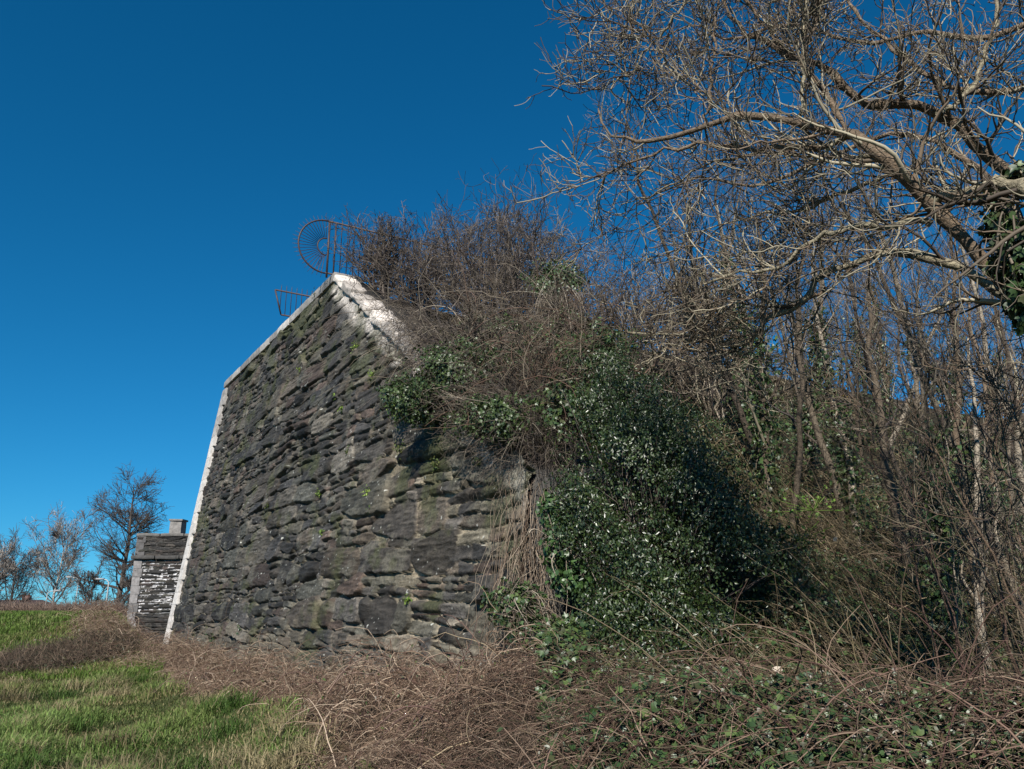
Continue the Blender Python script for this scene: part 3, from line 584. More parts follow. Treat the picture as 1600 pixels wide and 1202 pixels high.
# brown bramble curtain between thorn bushes and holly
def brambles(name, c, spread, n, L, rad, cols, label, bend=.14, el=(-20, 80), k=3):
    P = np.asarray(c)[None] + np.clip(rng.normal(0, 1, (n, 3)), -1.5, 1.5) * np.asarray(spread)[None]; P[:, 2] = np.maximum(P[:, 2], ground_h(P[:, 0], P[:, 1]))
    Q, R = arcs(P, L, rad, 9, el, bend, .16); o = dry_mesh(name, Q, R, cols, k=k); return tag(o, label, "brambles", kind="stuff")
brambles("bramble_curtain", at(860, 610, 11.6), (.75, 1.0, .55), 1000, 1.0, .0055, SOFT[:3] + TAN[3:], "curtain of brown bramble stems hanging between the wing wall and the holly")
brambles("bramble_curtain", at(770, 560, 14.0), (1.1, 1.0, .6), 800, 1.1, .0055, SOFT + DARK, "tangled brown stems spread over the ivy above the wing wall", .10)
n = 2200; s_ = 13 + 9.6 * rng.random(n) ** .28; zt = walltop(s_); P = sw(s_, BAT * zt + rng.uniform(0, .7, n), zt + rng.uniform(-.1, .5, n)); d = nrm(-B * rng.uniform(.2, 1.2, (n, 1)) + np.array([0, 0, 1.0]) * rng.uniform(-.6, .7, (n, 1)) + E * rng.normal(.2, .8, (n, 1)))
Q = np.zeros((n, 8, 3)); Q[:, 0] = P; L = rng.uniform(.25, 1.25, (n, 1))
for j in range(1, 8): d = nrm(d + rng.normal(0, .17, d.shape) + np.array([0, 0, -.14])); Q[:, j] = Q[:, j - 1] + d * L / 7
R = .0045 * rng.uniform(.5, 1.3, (n, 1)) * np.linspace(1, .4, 8)[None]; A, RA = grow(Q, R, 5, .2, 1, 45, .3, .7, 5, .2, 0, rmin=.0022)
V1, F1 = tubes(Q, R, 3); V2, F2 = tubes(A, RA, 3); o = mesh("hanging_twigs", np.concatenate([V1, V2]), np.concatenate([F1, F2 + len(V1)]), M_twig, np.concatenate([percol(DARK + SOFT, n, 24), percol(DARK + SOFT[:3], len(A), 15)])); tag(o, "grey and brown twigs hanging over the sloping coping onto the wall", "twigs", kind="stuff")
# pale hanging stalks over the wall end
n = 170; P = sw(WEND + rng.normal(.05, .30, n), rng.uniform(.1, .5, n), rng.uniform(1.9, 3.1, n)); 
k = np.linspace(0, 1, 8)[None, :, None]; drop = rng.uniform(.8, 2.4, (n, 1, 1)); Q = P[:, None] + k * np.array([0, 0, -1.0]) * drop + (k ** 1.5) * (E * rng.normal(.10, .16, (n, 1, 1)) - B * rng.uniform(.15, .42, (n, 1, 1))) + np.cumsum(rng.normal(0, .05, (n, 8, 3)), 1)
R = .0042 * rng.uniform(.5, 1.4, (n, 1)) * np.linspace(1, .5, 8)[None]
o = dry_mesh("dry_stalks", Q, R, [[.30, .24, .18], [.24, .18, .13], [.16, .11, .08]]); tag(o, "pale dry stalks hanging down the near end of the stone wall", "dry stalks", kind="stuff")

# leafy masses
def blob_points(c, rad, n, r, surf=.55, lump=.5):
    d = rand_dirs(n, r); a = np.arctan2(d[:, 1], d[:, 0]); q = 1 + lump * 2 * (N1.fbm(a * 1.7 + 5, d[:, 2] * 2.4 + 5, 3) - .5) + .25 * (N2.fbm(a * 5, d[:, 2] * 6, 2) - .5)
    k = r.random(n) ** surf * .85 + .15; return np.asarray(c) + d * (q * k)[:, None] * np.asarray(rad), d
def leafy(name, parts, n, size, tm, m, cols, label, cat, stemcol, surf=.5, seed=1, thingloc=None, twign=500):
    r = np.random.default_rng(seed); vols = np.array([a[1][0] * a[1][2] for a in parts]); cnt = (n * vols / vols.sum()).astype(int)
    C_ = []; D_ = []
    for (c, rad), k in zip(parts, cnt):
        p, d = blob_points(c, rad, k, r, surf); C_.append(p); D_.append(d)
    C_ = np.concatenate(C_); D_ = np.concatenate(D_)
    # gaps: leaves sit in sprays
    sp = N3.fbm(C_[:, 0] * 2.4 + C_[:, 2] * 1.7, C_[:, 2] * 2.4 - C_[:, 1] * 1.9, 3); ok = sp > r.uniform(.38, .58, len(C_)); C_, D_ = C_[ok], D_[ok]
    g = ground_h(C_[:, 0], C_[:, 1]); ok = C_[:, 2] > g; C_, D_ = C_[ok], D_[ok]
    base = thingloc if thingloc is not None else parts[0][0]; t = thing(name, base, label, cat)
    V, F = leaves(C_, nrm(D_ + np.array([0, 0, .5])), size, tm, r); mesh("foliage", V, F, m, percol(cols, len(C_), len(tm[0]), r), t)
    tip = C_[r.integers(0, len(C_), twign)]; b = np.asarray(base)[None] + r.normal(0, .12, (twign, 3)); kk = np.linspace(0, 1, 7)[None, :, None]; mid = (b + tip) / 2 + np.array([0, 0, .25]) + r.normal(0, .15, (twign, 3))
    P = b[:, None] * (1 - kk) ** 2 + 2 * mid[:, None] * kk * (1 - kk) + tip[:, None] * kk ** 2; R = .008 * r.uniform(.5, 1.3, (twign, 1)) * np.linspace(1, .3, 7)[None]
    V, F = tubes(P, R, 4); mesh("stems", V, F, M_twig, percol(stemcol, twign, 28, r), t)
    return t
HOL = [[.018, .034, .008], [.026, .045, .010], [.011, .022, .006], [.042, .062, .016]]
leafy("holly_bush", [(at(985, 740, 8.6), (.72, .75, .85)), (at(1030, 700, 8.9), (.70, .7, .75)), (at(945, 650, 9.4), (.45, .5, .60)), (at(1090, 790, 8.4), (.75, .7, .70)),
                     (at(1040, 870, 8.2), (.80, .7, .62)), (at(915, 800, 8.9), (.42, .5, .70)), (at(1030, 965, 7.9), (.72, .55, .50)), (at(1165, 870, 8.3), (.62, .6, .42)), (at(1010, 620, 9.8), (.42, .5, .42)), (at(960, 570, 10.2), (.35, .45, .40)), (at(1110, 975, 8.1), (.5, .5, .32)), (at(1010, 1030, 7.6), (.5, .45, .28)), (at(960, 960, 7.9), (.4, .4, .4))],
      120000, .041, LEAF_OVAL, M_holly, HOL, "big glossy dark green holly bush at the near end of the wall", "holly bush", DARK, seed=11, thingloc=at(1040, 1010, 8.7), twign=900)
ow = lambda x, y, d: on_wall(x, y) + FN * d
leafy("ivy", [(ow(700, 635, .35), (.75, .5, .42)), (ow(655, 625, .25), (.45, .35, .35)), (ow(740, 590, .2), (.9, .6, .5)), (ow(780, 660, .35), (.45, .4, .3)), (ow(730, 560, .0), (.5, .5, .35)), (ow(820, 660, .3), (.5, .4, .35))],
      30000, .046, LEAF_IVY, M_ivy, [[.035, .058, .018], [.022, .038, .013], [.052, .078, .024]], "green ivy spilling over the middle of the sloping coping", "ivy", SOFT, seed=12, twign=300)
leafy("ivy", [(at(800, 620, 13.0), (.9, .8, .6)), (at(830, 690, 11.0), (.6, .6, .45)), (at(790, 540, 15), (.9, .8, .6)), (at(860, 560, 13.5), (.8, .8, .6)), (at(720, 520, 16), (.8, .6, .5)), (at(880, 650, 10.5), (.6, .6, .55)), (at(930, 560, 12), (.7, .7, .6))],
      42000, .055, LEAF_IVY, M_ivy, IVYC, "dark ivy cover under the brown stems between the wall and the holly", "ivy", SOFT, seed=22, twign=300)
leafy("ivy", [(at(870, 450, 16), (.75, .6, .75)), (at(880, 520, 15), (.8, .6, .5)), (at(840, 540, 15), (.6, .6, .5)), (at(900, 590, 13.5), (.6, .6, .5))],
      15000, .055, LEAF_IVY, M_ivy, IVYC, "dark ivy mound standing up among the bare bushes above the wall", "ivy", SOFT, seed=13, twign=260)
leafy("ivy", [(at(875, 850, 9.1), (.22, .3, .35)), (at(860, 800, 9.3), (.16, .25, .25)), (at(900, 900, 8.9), (.3, .3, .2))],
      2600, .06, LEAF_IVY, M_ivy, [[.04, .08, .022], [.03, .06, .02]], "patch of broad green ivy leaves between the pale stalks and the holly", "ivy", SOFT, seed=14, twign=60)
leafy("ivy", [(at(810, 950, 8.8), (.30, .3, .3)), (at(850, 990, 8.4), (.35, .3, .22)), (at(780, 935, 9.4), (.2, .2, .25))],
      2600, .05, LEAF_IVY, M_ivy, IVYC, "small ivy clump at the foot of the near end of the wall", "ivy", SOFT, seed=15, twign=60)
leafy("ivy", [(at(375, 965, 22.0), (.25, .25, .55)), (at(395, 985, 20.8), (.35, .3, .4)), (at(345, 990, 23.0), (.4, .3, .3))],
      2200, .06, LEAF_IVY, M_ivy, [[.05, .075, .022], [.03, .05, .02]], "ivy climbing the foot of the wall nearer its far end", "ivy", SOFT, seed=16, twign=60)

# ------------------------------------------------------------------ big foreground tree
def limb_tree(name, limbs, loc, label, cat, group=None, lv=((9, .75), (7, .38), (5, .17)), cols=GREYT, seed=3, rmin=.0018, leafn=0, up=.06):
    r = np.random.default_rng(seed); t = thing(name, loc, label, cat, group); vs = []; 
    LP = []; LR = []
    for pts, r0, r1 in limbs:
        W = np.array([at(*p) for p in pts]); n = 26; Q = smoothline(W, n); Q[1:-1] += r.normal(0, .012, (n - 2, 3)); Rr = np.linspace(r0, r1, n) * (1 + .12 * r.normal(size=n)); LP.append(Q); LR.append(Rr)
    LP = np.array(LP); LR = np.array(LR)
    V, F = tubes(LP, LR, 9); mesh("trunk", V, F, M_bark, percol([cols[0], cols[3]], len(LP), 26 * 9, r, .15), t, True)
    A, RA = grow(LP, LR, lv[0][0], .06, 1, 48, lv[0][1], .42, 12, .17, up, rmin=rmin * 1.5, r=r, fall=.25)
    C_, RC = grow(A, RA, lv[1][0], .1, 1, 48, lv[1][1], .6, 8, .20, up, rmin=rmin * 1.15, r=r)
    D_, RD = grow(C_, RC, lv[2][0], .1, 1, 45, lv[2][1], .7, 6, .22, up, rmin=rmin * .85, r=r)
    vs = []; fs = []; cs = []; off = 0
    for Q, RQ, q in ((A, RA, 5), (C_, RC, 4), (D_, RD, 3)):
        V, F = tubes(Q, RQ, q); vs.append(V); fs.append(F + off); off += len(V); cs.append(percol(cols, len(Q), Q.shape[1] * q, r))
    mesh("crown", np.concatenate(vs), np.concatenate([f for f in fs]), M_twig, np.concatenate(cs), t)
    return t
LIMBS = [
 ([(1790, 900, 4.6), (1740, 700, 4.8), (1640, 520, 4.9), (1560, 430, 4.9), (1500, 370, 4.9), (1430, 295, 4.9), (1370, 240, 4.9), (1320, 205, 5.0), (1240, 192, 5.1), (1150, 180, 5.3), (1085, 205, 5.5), (1030, 220, 5.6), (990, 218, 5.7), (950, 205, 5.8), (935, 170, 5.9)], .062, .006),
 ([(1700, 360, 4.4), (1640, 320, 4.5), (1600, 295, 4.6), (1560, 288, 4.7), (1500, 305, 4.8), (1440, 308, 4.9)], .045, .034),
 ([(1620, 300, 5.6), (1540, 240, 5.6), (1485, 190, 5.6), (1440, 165, 5.6), (1370, 162, 5.5), (1330, 145, 5.5), (1290, 105, 5.5), (1240, 90, 5.6), (1200, 70, 5.7), (1160, 50, 5.8), (1135, 10, 5.9), (1120, -50, 6)], .045, .012),
 ([(1455, 350, 5.0), (1410, 345, 5.0), (1385, 355, 5.0), (1340, 352, 5.0), (1300, 365, 5.1), (1260, 385, 5.2), (1230, 410, 5.3), (1195, 425, 5.4), (1150, 425, 5.5), (1100, 445, 5.6)], .024, .007),
 ([(1600, 480, 5.6), (1500, 420, 5.8), (1420, 395, 5.9), (1350, 405, 6.0), (1290, 430, 6.0), (1265, 460, 6.0), (1235, 485, 6.1), (1200, 500, 6.2), (1180, 525, 6.3), (1140, 543, 6.4), (1090, 525, 6.5), (1050, 525, 6.6), (980, 520, 6.8)], .036, .008),
 ([(1320, 205, 5.0), (1290, 150, 5.1), (1262, 112, 5.2), (1225, 75, 5.3), (1180, 20, 5.3), (1150, -40, 5.3)], .022, .010),
 ([(1250, 195, 5.1), (1256, 100, 5.1), (1257, 20, 5.1), (1260, -60, 5.1)], .014, .009),
 ([(1100, 195, 5.5), (1112, 120, 5.5), (1118, 40, 5.5), (1124, -50, 5.5)], .012, .008),
 ([(1465, 175, 5.4), (1505, 155, 5.4), (1535, 100, 5.4), (1555, 30, 5.4), (1560, -50, 5.4)], .022, .012),
 ([(1340, 215, 5.0), (1250, 232, 5.2), (1155, 230, 5.5), (1085, 226, 5.7), (1010, 245, 5.9), (950, 270, 6.1), (905, 285, 6.3)], .020, .004),
 ([(1400, 270, 5.0), (1380, 278, 5.1), (1320, 300, 5.3), (1265, 325, 5.5), (1220, 330, 5.6), (1150, 345, 5.8), (1060, 370, 6.0)], .018, .004),
 ([(1370, 240, 5.0), (1310, 248, 5.3), (1240, 240, 5.6), (1120, 252, 5.9), (1030, 300, 6.2), (970, 320, 6.4)], .016, .004),
 ([(1720, 140, 5.6), (1640, 130, 5.6), (1545, 148, 5.7), (1470, 130, 5.8), (1400, 80, 6.0), (1340, 20, 6.2), (1300, -40, 6.3)], .030, .012),
 ([(1750, 40, 6.2), (1640, 20, 6.3), (1540, 60, 6.4), (1440, 50, 6.6), (1350, 70, 6.8), (1250, 40, 7.0), (1140, 60, 7.2), (1080, 40, 7.4), (1020, 70, 7.5)], .034, .006),
 ([(1680, 420, 6.6), (1600, 350, 6.7), (1520, 260, 6.9), (1400, 210, 7.0), (1290, 250, 7.2), (1180, 290, 7.3), (1080, 280, 7.4), (990, 320, 7.6)], .036, .006),
 ([(1060, 548, 6.6), (1110, 530, 6.5), (1170, 500, 6.4), (1240, 480, 6.3), (1290, 450, 6.2)], .009, .015),
 ([(990, 575, 6.9), (1040, 545, 6.8), (1090, 528, 6.6), (1150, 545, 6.4)], .006, .014),
 ([(1120, -60, 5.6), (1060, 20, 5.8), (1010, 80, 6.0), (985, 120, 6.1), (960, 100, 6.2)], .014, .004),
 ([(1000, -60, 6.0), (985, 30, 6.1), (965, 90, 6.2), (955, 140, 6.2)], .010, .003),
]
tb = at(1800, 1000, 4.6)
limb_tree("foreground_tree", LIMBS, (tb[0], tb[1], 0), "large bare lichen grey tree leaning in from the right over the bank", "tree", None, ((16, 1.0), (8, .50), (3, .24)), GREYT, 3, .0031)
# its ivy
leafy("ivy", [(at(1590, 400, 4.7), (.14, .2, .22)), (at(1560, 350, 4.8), (.10, .15, .10)), (at(1600, 270, 4.7), (.12, .15, .08)), (at(1620, 470, 4.7), (.2, .2, .22)), (at(1560, 300, 5.2), (.14, .2, .12))],
      2600, .062, LEAF_IVY, M_ivy, IVYC, "dark glossy ivy around the leaning limb at the right edge", "ivy", SOFT, seed=17, twign=60)

# slender trees on the bank
def slim(name, x, Y, h, r0, lean, label, group, seed, cols=SOFT, twg=1.0, stems=1):
    r = np.random.default_rng(seed); X = (x - 800) / FPX * Y * 1.0; g = float(ground_h(X, Y)); base = np.array([X, Y, g - .1]); t = thing(name, base, label, "tree", group)
    P = []; R = []
    for k in range(stems):
        n = 14; kk = np.linspace(0, 1, n)[:, None]; d = np.array([lean + r.normal(0, .08 + .07 * (stems > 1)), r.normal(0, .08), 1.0]); Q = base + r.normal(0, .08 * (stems > 1), 3) * np.array([1, 1, 0]) + kk * d * h * r.uniform(.8, 1.1); w = np.cumsum(r.normal(0, .035 * h / 4, (n, 3)), 0); w[:, 2] = 0; Q = Q + w - w[0]; P.append(Q); R.append(r0 * r.uniform(.7, 1.1) * np.linspace(1, .22, n))
    P = np.array(P); R = np.array(R); V, F = tubes(P, R, 8); mesh("trunk", V, F, M_bark, percol(cols, stems, 14 * 8, r), t, True)
    A, RA = grow(P, R, max(4, int(10 * twg)), .22, 1, 42, h * .34, .45, 7, .16, .10, rmin=.0035, r=r)
    C_, RC = grow(A, RA, 7, .15, 1, 45, h * .15, .55, 5, .2, .08, rmin=.0028, r=r)
    D_, RD = grow(C_, RC, 4, .15, 1, 45, h * .07, .7, 4, .25, .05, rmin=.0023, r=r)
    vs = []; fs = []; cs = []; off = 0
    for Q, RQ, q in ((A, RA, 4), (C_, RC, 3), (D_, RD, 3)):
        V, F = tubes(Q, RQ, q); vs.append(V); fs.append(F + off); off += len(V); cs.append(percol(cols + DARK[:1], len(Q), Q.shape[1] * q, r))
    mesh("crown", np.concatenate(vs), np.concatenate(fs), M_twig, np.concatenate(cs), t); return t, P
r5 = np.random.default_rng(55); specs = []
for x, Y in [(1175, 15), (1215, 13.5), (1245, 14), (1290, 17), (1130, 18), (1345, 15), (1385, 19), (1440, 12.0), (1475, 15), (1505, 11.5), (1545, 14), (1585, 12.5), (1625, 15), (1410, 22), (1320, 22), (1560, 19), (1260, 20), (1660, 11), (1460, 9.0), (1530, 8.5), (1600, 9.5), (1575, 16.5), (1640, 13), (1195, 11.5), (1235, 11), (1330, 12), (1395, 11), (1520, 21), (1365, 24), (1460, 24), (1600, 23)]:
    specs.append((x + r5.normal(0, 4), Y, r5.uniform(4.2, 6.2) * (.7 + Y / 40), r5.uniform(.045, .085), r5.normal(-.04, .07)))
specs.sort(); ordn = ["first", "second", "third", "fourth", "fifth", "sixth", "seventh", "eighth", "ninth", "tenth", "eleventh", "twelfth", "thirteenth", "fourteenth", "fifteenth", "sixteenth", "seventeenth", "eighteenth", "nineteenth", "twentieth", "twenty-first", "twenty-second", "twenty-third", "twenty-fourth", "twenty-fifth", "twenty-sixth", "twenty-seventh", "twenty-eighth", "twenty-ninth", "thirtieth", "thirty-first", "thirty-second", "thirty-third", "thirty-fourth", "thirty-fifth"]
ivyt = {1, 2, 3, 5, 9, 12, 14, 17, 20, 23, 25}; q = 0
for i, (x, Y, h, r0, ln) in enumerate(specs):
    lab = f"slender bare tree on the wooded bank, {ordn[i]} from the left"
    t, P = slim("slender_tree", x, Y, h, r0, ln, lab, "slender bare trees on the bank", 500 + i, [SOFT, GREYT[2:], SOFT + GREYT][i % 3], stems=1 if i % 3 else 2)
    if i in ivyt:
        r = np.random.default_rng(600 + i); n = 1500; k = r.random(n) * 8; a = k.astype(int); f = (k - a)[:, None]; c = P[0][a] * (1 - f) + P[0][a + 1] * f + r.normal(0, .11, (n, 3))
        V, F = leaves(c, nrm(r.normal(size=(n, 3)) + np.array([0, -.5, .5])), .065, LEAF_IVY, r); tv = thing("ivy", P[0][0], f"ivy sleeve climbing the {ordn[i]} slender tree on the bank", "ivy", "ivy on the slender trees"); mesh("foliage", V, F, M_ivy, percol(IVYC, n, 9, r), tv)
        n = 10; kk = np.linspace(0, 8, 16); a = np.minimum(kk.astype(int), 12); f = (kk - a)[:, None]; st = P[0][a] * (1 - f) + P[0][a + 1] * f; Q = st[None] + r.normal(0, .05, (5, 1, 3)) + r.normal(0, .012, (5, 16, 3)); V, F = tubes(Q, np.full((5, 16), .009), 5); mesh("stems", V, F, M_bark, percol(SOFT, 5, 80, r), tv)
# thin saplings close at the right edge
xs = [(1475, 6.8, 3.2), (1510, 6.2, 2.8), (1560, 6.2, 3.4), (1590, 5.2, 3.0), (1520, 7.6, 3.4), (1570, 7.4, 3.0), (1630, 5.6, 3.3)]
for i, (x, Y, h) in enumerate(sorted(xs)):
    slim("sapling", x + 30, Y, h, .013, -.14, f"thin reddish sapling stems near the right edge, {ordn[i]} from the left", "thin saplings near the right edge", 700 + i, [[.11, .075, .05], [.15, .12, .08], [.08, .05, .038], [.07, .06, .035]], .35, stems=3)
# slanting tangle of olive shoots
p = []; X = rng.uniform(2.0, 7.5, 2600); Y = rng.uniform(5.5, 13, 2600); P = np.stack([X, Y, ground_h(X, Y)], -1)
az = rng.normal(math.radians(165), .6, 2600); el = np.radians(rng.uniform(15, 75, 2600)); d = np.stack([np.cos(az) * np.cos(el), np.sin(az) * np.cos(el), np.sin(el)], -1)
Q = np.zeros((2600, 9, 3)); Q[:, 0] = P; L = rng.uniform(.5, 1.9, (2600, 1))
for j in range(1, 9): d = nrm(d + rng.normal(0, .10, d.shape) + np.array([-.03, 0, -.07])); Q[:, j] = Q[:, j - 1] + d * L / 8
R = .0060 * rng.uniform(.5, 1.3, (2600, 1)) * np.linspace(1, .35, 9)[None]; A, RA = grow(Q, R, 4, .3, 1, 40, .35, .7, 5, .15, 0, rmin=.002)
V1, F1 = tubes(Q, R, 3); V2, F2 = tubes(A, RA, 3); OL = [[.07, .055, .028], [.11, .085, .045], [.045, .035, .02], [.20, .155, .10]]
o = mesh("shoot_tangle", np.concatenate([V1, V2]), np.concatenate([F1, F2 + len(V1)]), M_dry, np.concatenate([percol(OL, len(Q), 27), percol(OL, len(A), 15)])); tag(o, "slanting tangle of olive brown shoots on the bank at the right", "shoots", kind="stuff")

# ------------------------------------------------------------------ small plants
tufts = [(474, 578, .10, "small lime green fern tuft high on the wall near its far edge"), (531, 620, .12, "round lime green fern tuft beside long dark stones in the upper wall"), (565, 545, .22, "large yellow green plant tuft just below the white coping"), (590, 587, .13, "pale fern tuft right below the large tuft under the coping"),
 (552, 706, .12, "dark green fern tuft in a joint in the middle of the wall"), (506, 771, .10, "pale fern tuft in the middle of the wall, lower left of centre"), (583, 770, .12, "yellowish fern tuft under a broad dark stone in mid wall"), (510, 832, .08, "tiny pale fern tuft low in the middle of the wall"), (590, 800, .13, "ragged fern tuft hanging at the middle right of the wall"),
 (625, 635, .2, "lime green plant tuft at the left tip of the overhanging ivy"), (635, 705, .2, "olive fern tuft beneath the overhanging ivy"), (688, 728, .16, "mossy fern tuft below the right end of the overhanging ivy"), (758, 722, .16, "fern tuft beside the last white coping stone"), (647, 938, .10, "lone pale tuft above the biggest dark stone near the wall foot"), (425, 790, .12, "brownish fern tuft in the left half of the wall"), (500, 460, .2, "mossy tuft at the very top of the wall under the peak"), (540, 640, .1, "thin trailing fern tuft next to the round lime tuft")]
for i, (x, y, sz, lab) in enumerate(tufts):
    p = on_wall(x, y) + FN * .07; r = np.random.default_rng(800 + i); n = int(60 * sz / .1); t = thing("wall_fern", p, lab, "fern", "small ferns growing in the wall joints")
    c = p + nrm(r.normal(size=(n, 3))) * r.random((n, 1)) * sz * np.array([.8, .5, 1.0]) + FN * .04; cc = [[.16, .24, .04], [.22, .30, .06], [.10, .17, .03]] if "lime" in lab or "pale" in lab or "yellow" in lab else [[.06, .09, .025], [.10, .11, .035]]
    V, F = leaves(c, nrm(FN + np.array([0, 0, .6])), .05, LEAF_OVAL, r); mesh("fronds", V, F, M_leaf, percol(cc, n, 5, r), t)
for i, (x, y, Y, lab) in enumerate([(1228, 1112, 5.2, "bright green leafy plant among the foreground brambles, the left one"), (1290, 1140, 4.9, "bright green leafy plant among the foreground brambles, the right one"), (1250, 835, 9.0, "pale green plant on the bank right of the holly"), (1270, 790, 10.0, "yellow green plant high on the bank right of the holly")]):
    p = at(x, y, Y); p[2] = max(p[2], float(ground_h(p[0], p[1])) + .02); r = np.random.default_rng(850 + i); t = thing("leafy_plant", p, lab, "plant")
    c = p + r.normal(0, 1, (60, 3)) * np.array([.085, .10, .045]) * (1 if i < 2 else 2.0); V, F = leaves(c, (0, -.4, .9), .06, LEAF_OVAL, r, droop=-.3); mesh("leaves", V, F, M_leaf, percol([[.10, .19, .03], [.16, .25, .045]], 60, 5, r), t)
    V, F = tubes(np.stack([np.repeat(p[None] - np.array([0, 0, .06]), 20, 0), c[:20]], 1), np.full((20, 2), .004), 4); mesh("stalks", V, F, M_leaf, percol([[.16, .25, .05]], 20, 8, r), t)
p = at(1322, 655, 24); p[2] = float(ground_h(p[0], p[1])); t = thing("daffodils", p, "clump of yellow daffodils on the crest of the bank", "daffodils"); r = np.random.default_rng(9)
b = p + r.normal(0, .25, (60, 3)) * np.array([1.3, .5, 0]); V, F = blades(b, np.full(60, .4), .012, r, .3); mesh("leaves", V, F, M_grass, percol([[.06, .12, .03]], 60, 5, r), t)
h = b[:22] + np.array([0, 0, .42]); V, F = leaves(np.repeat(h, 5, 0), (0, -1, .3), .055, LEAF_OVAL, r); mesh("flowers", V, F, M_leaf, percol([[.55, .40, .03]], 110, 5, r), t)
# fallen pale leaves
for x, y, Y, lab in [(1213, 1041, 6.6, "single pale dead leaf at the mouth of the dark hollow"), (1303, 840, 8.6, "single cream dead leaf on the bank among dry stems"), (1522, 1175, 4.4, "pale round dead leaf at the bottom right"), (1372, 1078, 5.6, "curled white dead leaf among the foreground ivy")]:
    p = at(x, y, Y); p[2] = max(p[2], float(ground_h(p[0], p[1])) + .05); V, F = leaves(p[None], (0, -.8, .6), .07, LEAF_IVY, np.random.default_rng(int(x))); o = mesh("dead_leaf", V - p, F, M_leaf, np.tile(np.array([[.5, .42, .33]]), (9, 1))); o.location = p; tag(o, lab, "dead leaf")

# ------------------------------------------------------------------ far background on the left
def far_tree(name, x, Y, top, base, spread, label, seed, cols, cone=False, r0=.22, fork=.35, dens=1.0):
    r = np.random.default_rng(seed); b = at(x, base, Y); h = at(x, top, Y)[2] - b[2]; b = np.array([b[0], Y, float(ground_h(b[0], Y)) - .2]); h = at(x, top, Y)[2] - b[2]
    t = thing(name, b, label, "tree", "bare trees beyond the field"); n = 14; kk = np.linspace(0, 1, n)[:, None]; P = b + kk * np.array([r.normal(.04, .04), 0, 1]) * h * (1 if cone else .75); P[2:, :2] += np.cumsum(r.normal(0, .005 * h, (n - 2, 2)), 0)
    R = np.linspace(r0, r0 * .12, n)[None]; V, F = tubes(P[None], R, 8); mesh("trunk", V, F, M_bark, percol(cols[:1], 1, n * 8, r), t, True)
    A, RA = grow(P[None], R, int(40 * dens), fork, 1, 66 if cone else 46, spread * 1.15, .5, 8, .09, .05 if cone else .10, rmin=.025, r=r, fall=.66 if cone else .2)
    C_, RC = grow(A, RA, 10, .15, 1, 42, spread * .36, .5, 6, .14, .08, rmin=.016, r=r)
    D_, RD = grow(C_, RC, 7, .15, 1, 42, spread * .17, .6, 4, .18, .04, rmin=.014, r=r)
    vs = []; fs = []; cs = []; off = 0
    for Q, RQ, q in ((A, RA, 4), (C_, RC, 3), (D_, RD, 3)):
        V, F = tubes(Q, RQ, q); vs.append(V); fs.append(F + off); off += len(V); cs.append(percol(cols, len(Q), Q.shape[1] * q, r))
    mesh("crown", np.concatenate(vs), np.concatenate(fs), M_twig, np.concatenate(cs), t); return t
BC = [[.34, .31, .28], [.13, .105, .09], [.10, .08, .07]]; TC = [[.07, .058, .05], [.085, .07, .062], [.05, .042, .038]]
far_tree("bare_tree", 182, 84, 757, 950, 6.0, "tallest far bare tree, dark and dome topped, beside the far pier", 31, TC, True, .34, .12, 1.3)
far_tree("bare_tree", 78, 90, 808, 950, 5.4, "pale stemmed far bare tree with a rounded crown and a nest", 32, BC, False, .20, .30, .9)
far_tree("bare_tree", 12, 88, 850, 950, 4.6, "far bare tree with slanting trunk above the brown roofed house", 33, TC, False, .18, .25, .7)
far_tree("bare_tree", -22, 80, 840, 950, 3.8, "far bare tree cut by the left edge of the view", 34, BC, False, .2, .3, .7)
far_tree("bare_tree", 135, 74, 885, 950, 2.6, "small far bushy tree between the pale tree and the tall dark tree", 35, TC, False, .10, .05, .8)
far_tree("bare_tree", 205, 72, 888, 955, 2.8, "small far bushy tree touching the left side of the far pier", 36, TC, False, .10, .05, .8)
nest = at(88, 836, 90); r = np.random.default_rng(5); P = nest + r.normal(0, .22, (260, 3)); Q, R = arcs(P, .5, .02, 4, (-20, 30), 0, .4, r); Q[..., 2] += 0
o = dry_mesh("nest", Q, R, [[.04, .03, .025]], None); tag(o, "dark bird nest in the crown of the pale far tree", "nest")
# brown hedge line and wire fence on the rise
n = 9000; X = rng.uniform(-44, -17, n); Y = 47 + rng.normal(0, .6, n); P = np.stack([X, Y, ground_h(X, Y) + rng.random(n) * .30], -1); Q, R = arcs(P, .5, .012, 4, (20, 85), .1, .2)
o = dry_mesh("hedge_scrub", Q, R, [[.13, .09, .075], [.18, .13, .10]]); tag(o, "thin line of brown scrub along the top of the far rise", "scrub", kind="stuff")
fz = float(ground_h(-30, 50)); t = thing("wire_fence", (-30, 50, fz), "dark mesh fence along the top of the far rise", "fence")
for i in range(12):
    X = -46 + i * 2.4; g = MB(); g.tube([(X, 50, fz - .2), (X, 50, fz + .62)], .035, 5, (.08, .08, .08)); g.build("post", M_flat, t)
g = MB()
for z in np.linspace(.05, .58, 7): g.tube([(-46, 50, fz + z), (-19, 50, fz + z)], .008, 4, (.08, .08, .08))
for X in np.arange(-46, -19, .12): g.tube([(X, 50, fz), (X, 50, fz + .58)], .006, 3, (.08, .08, .08))
g.build("mesh_panel", M_flat, t)
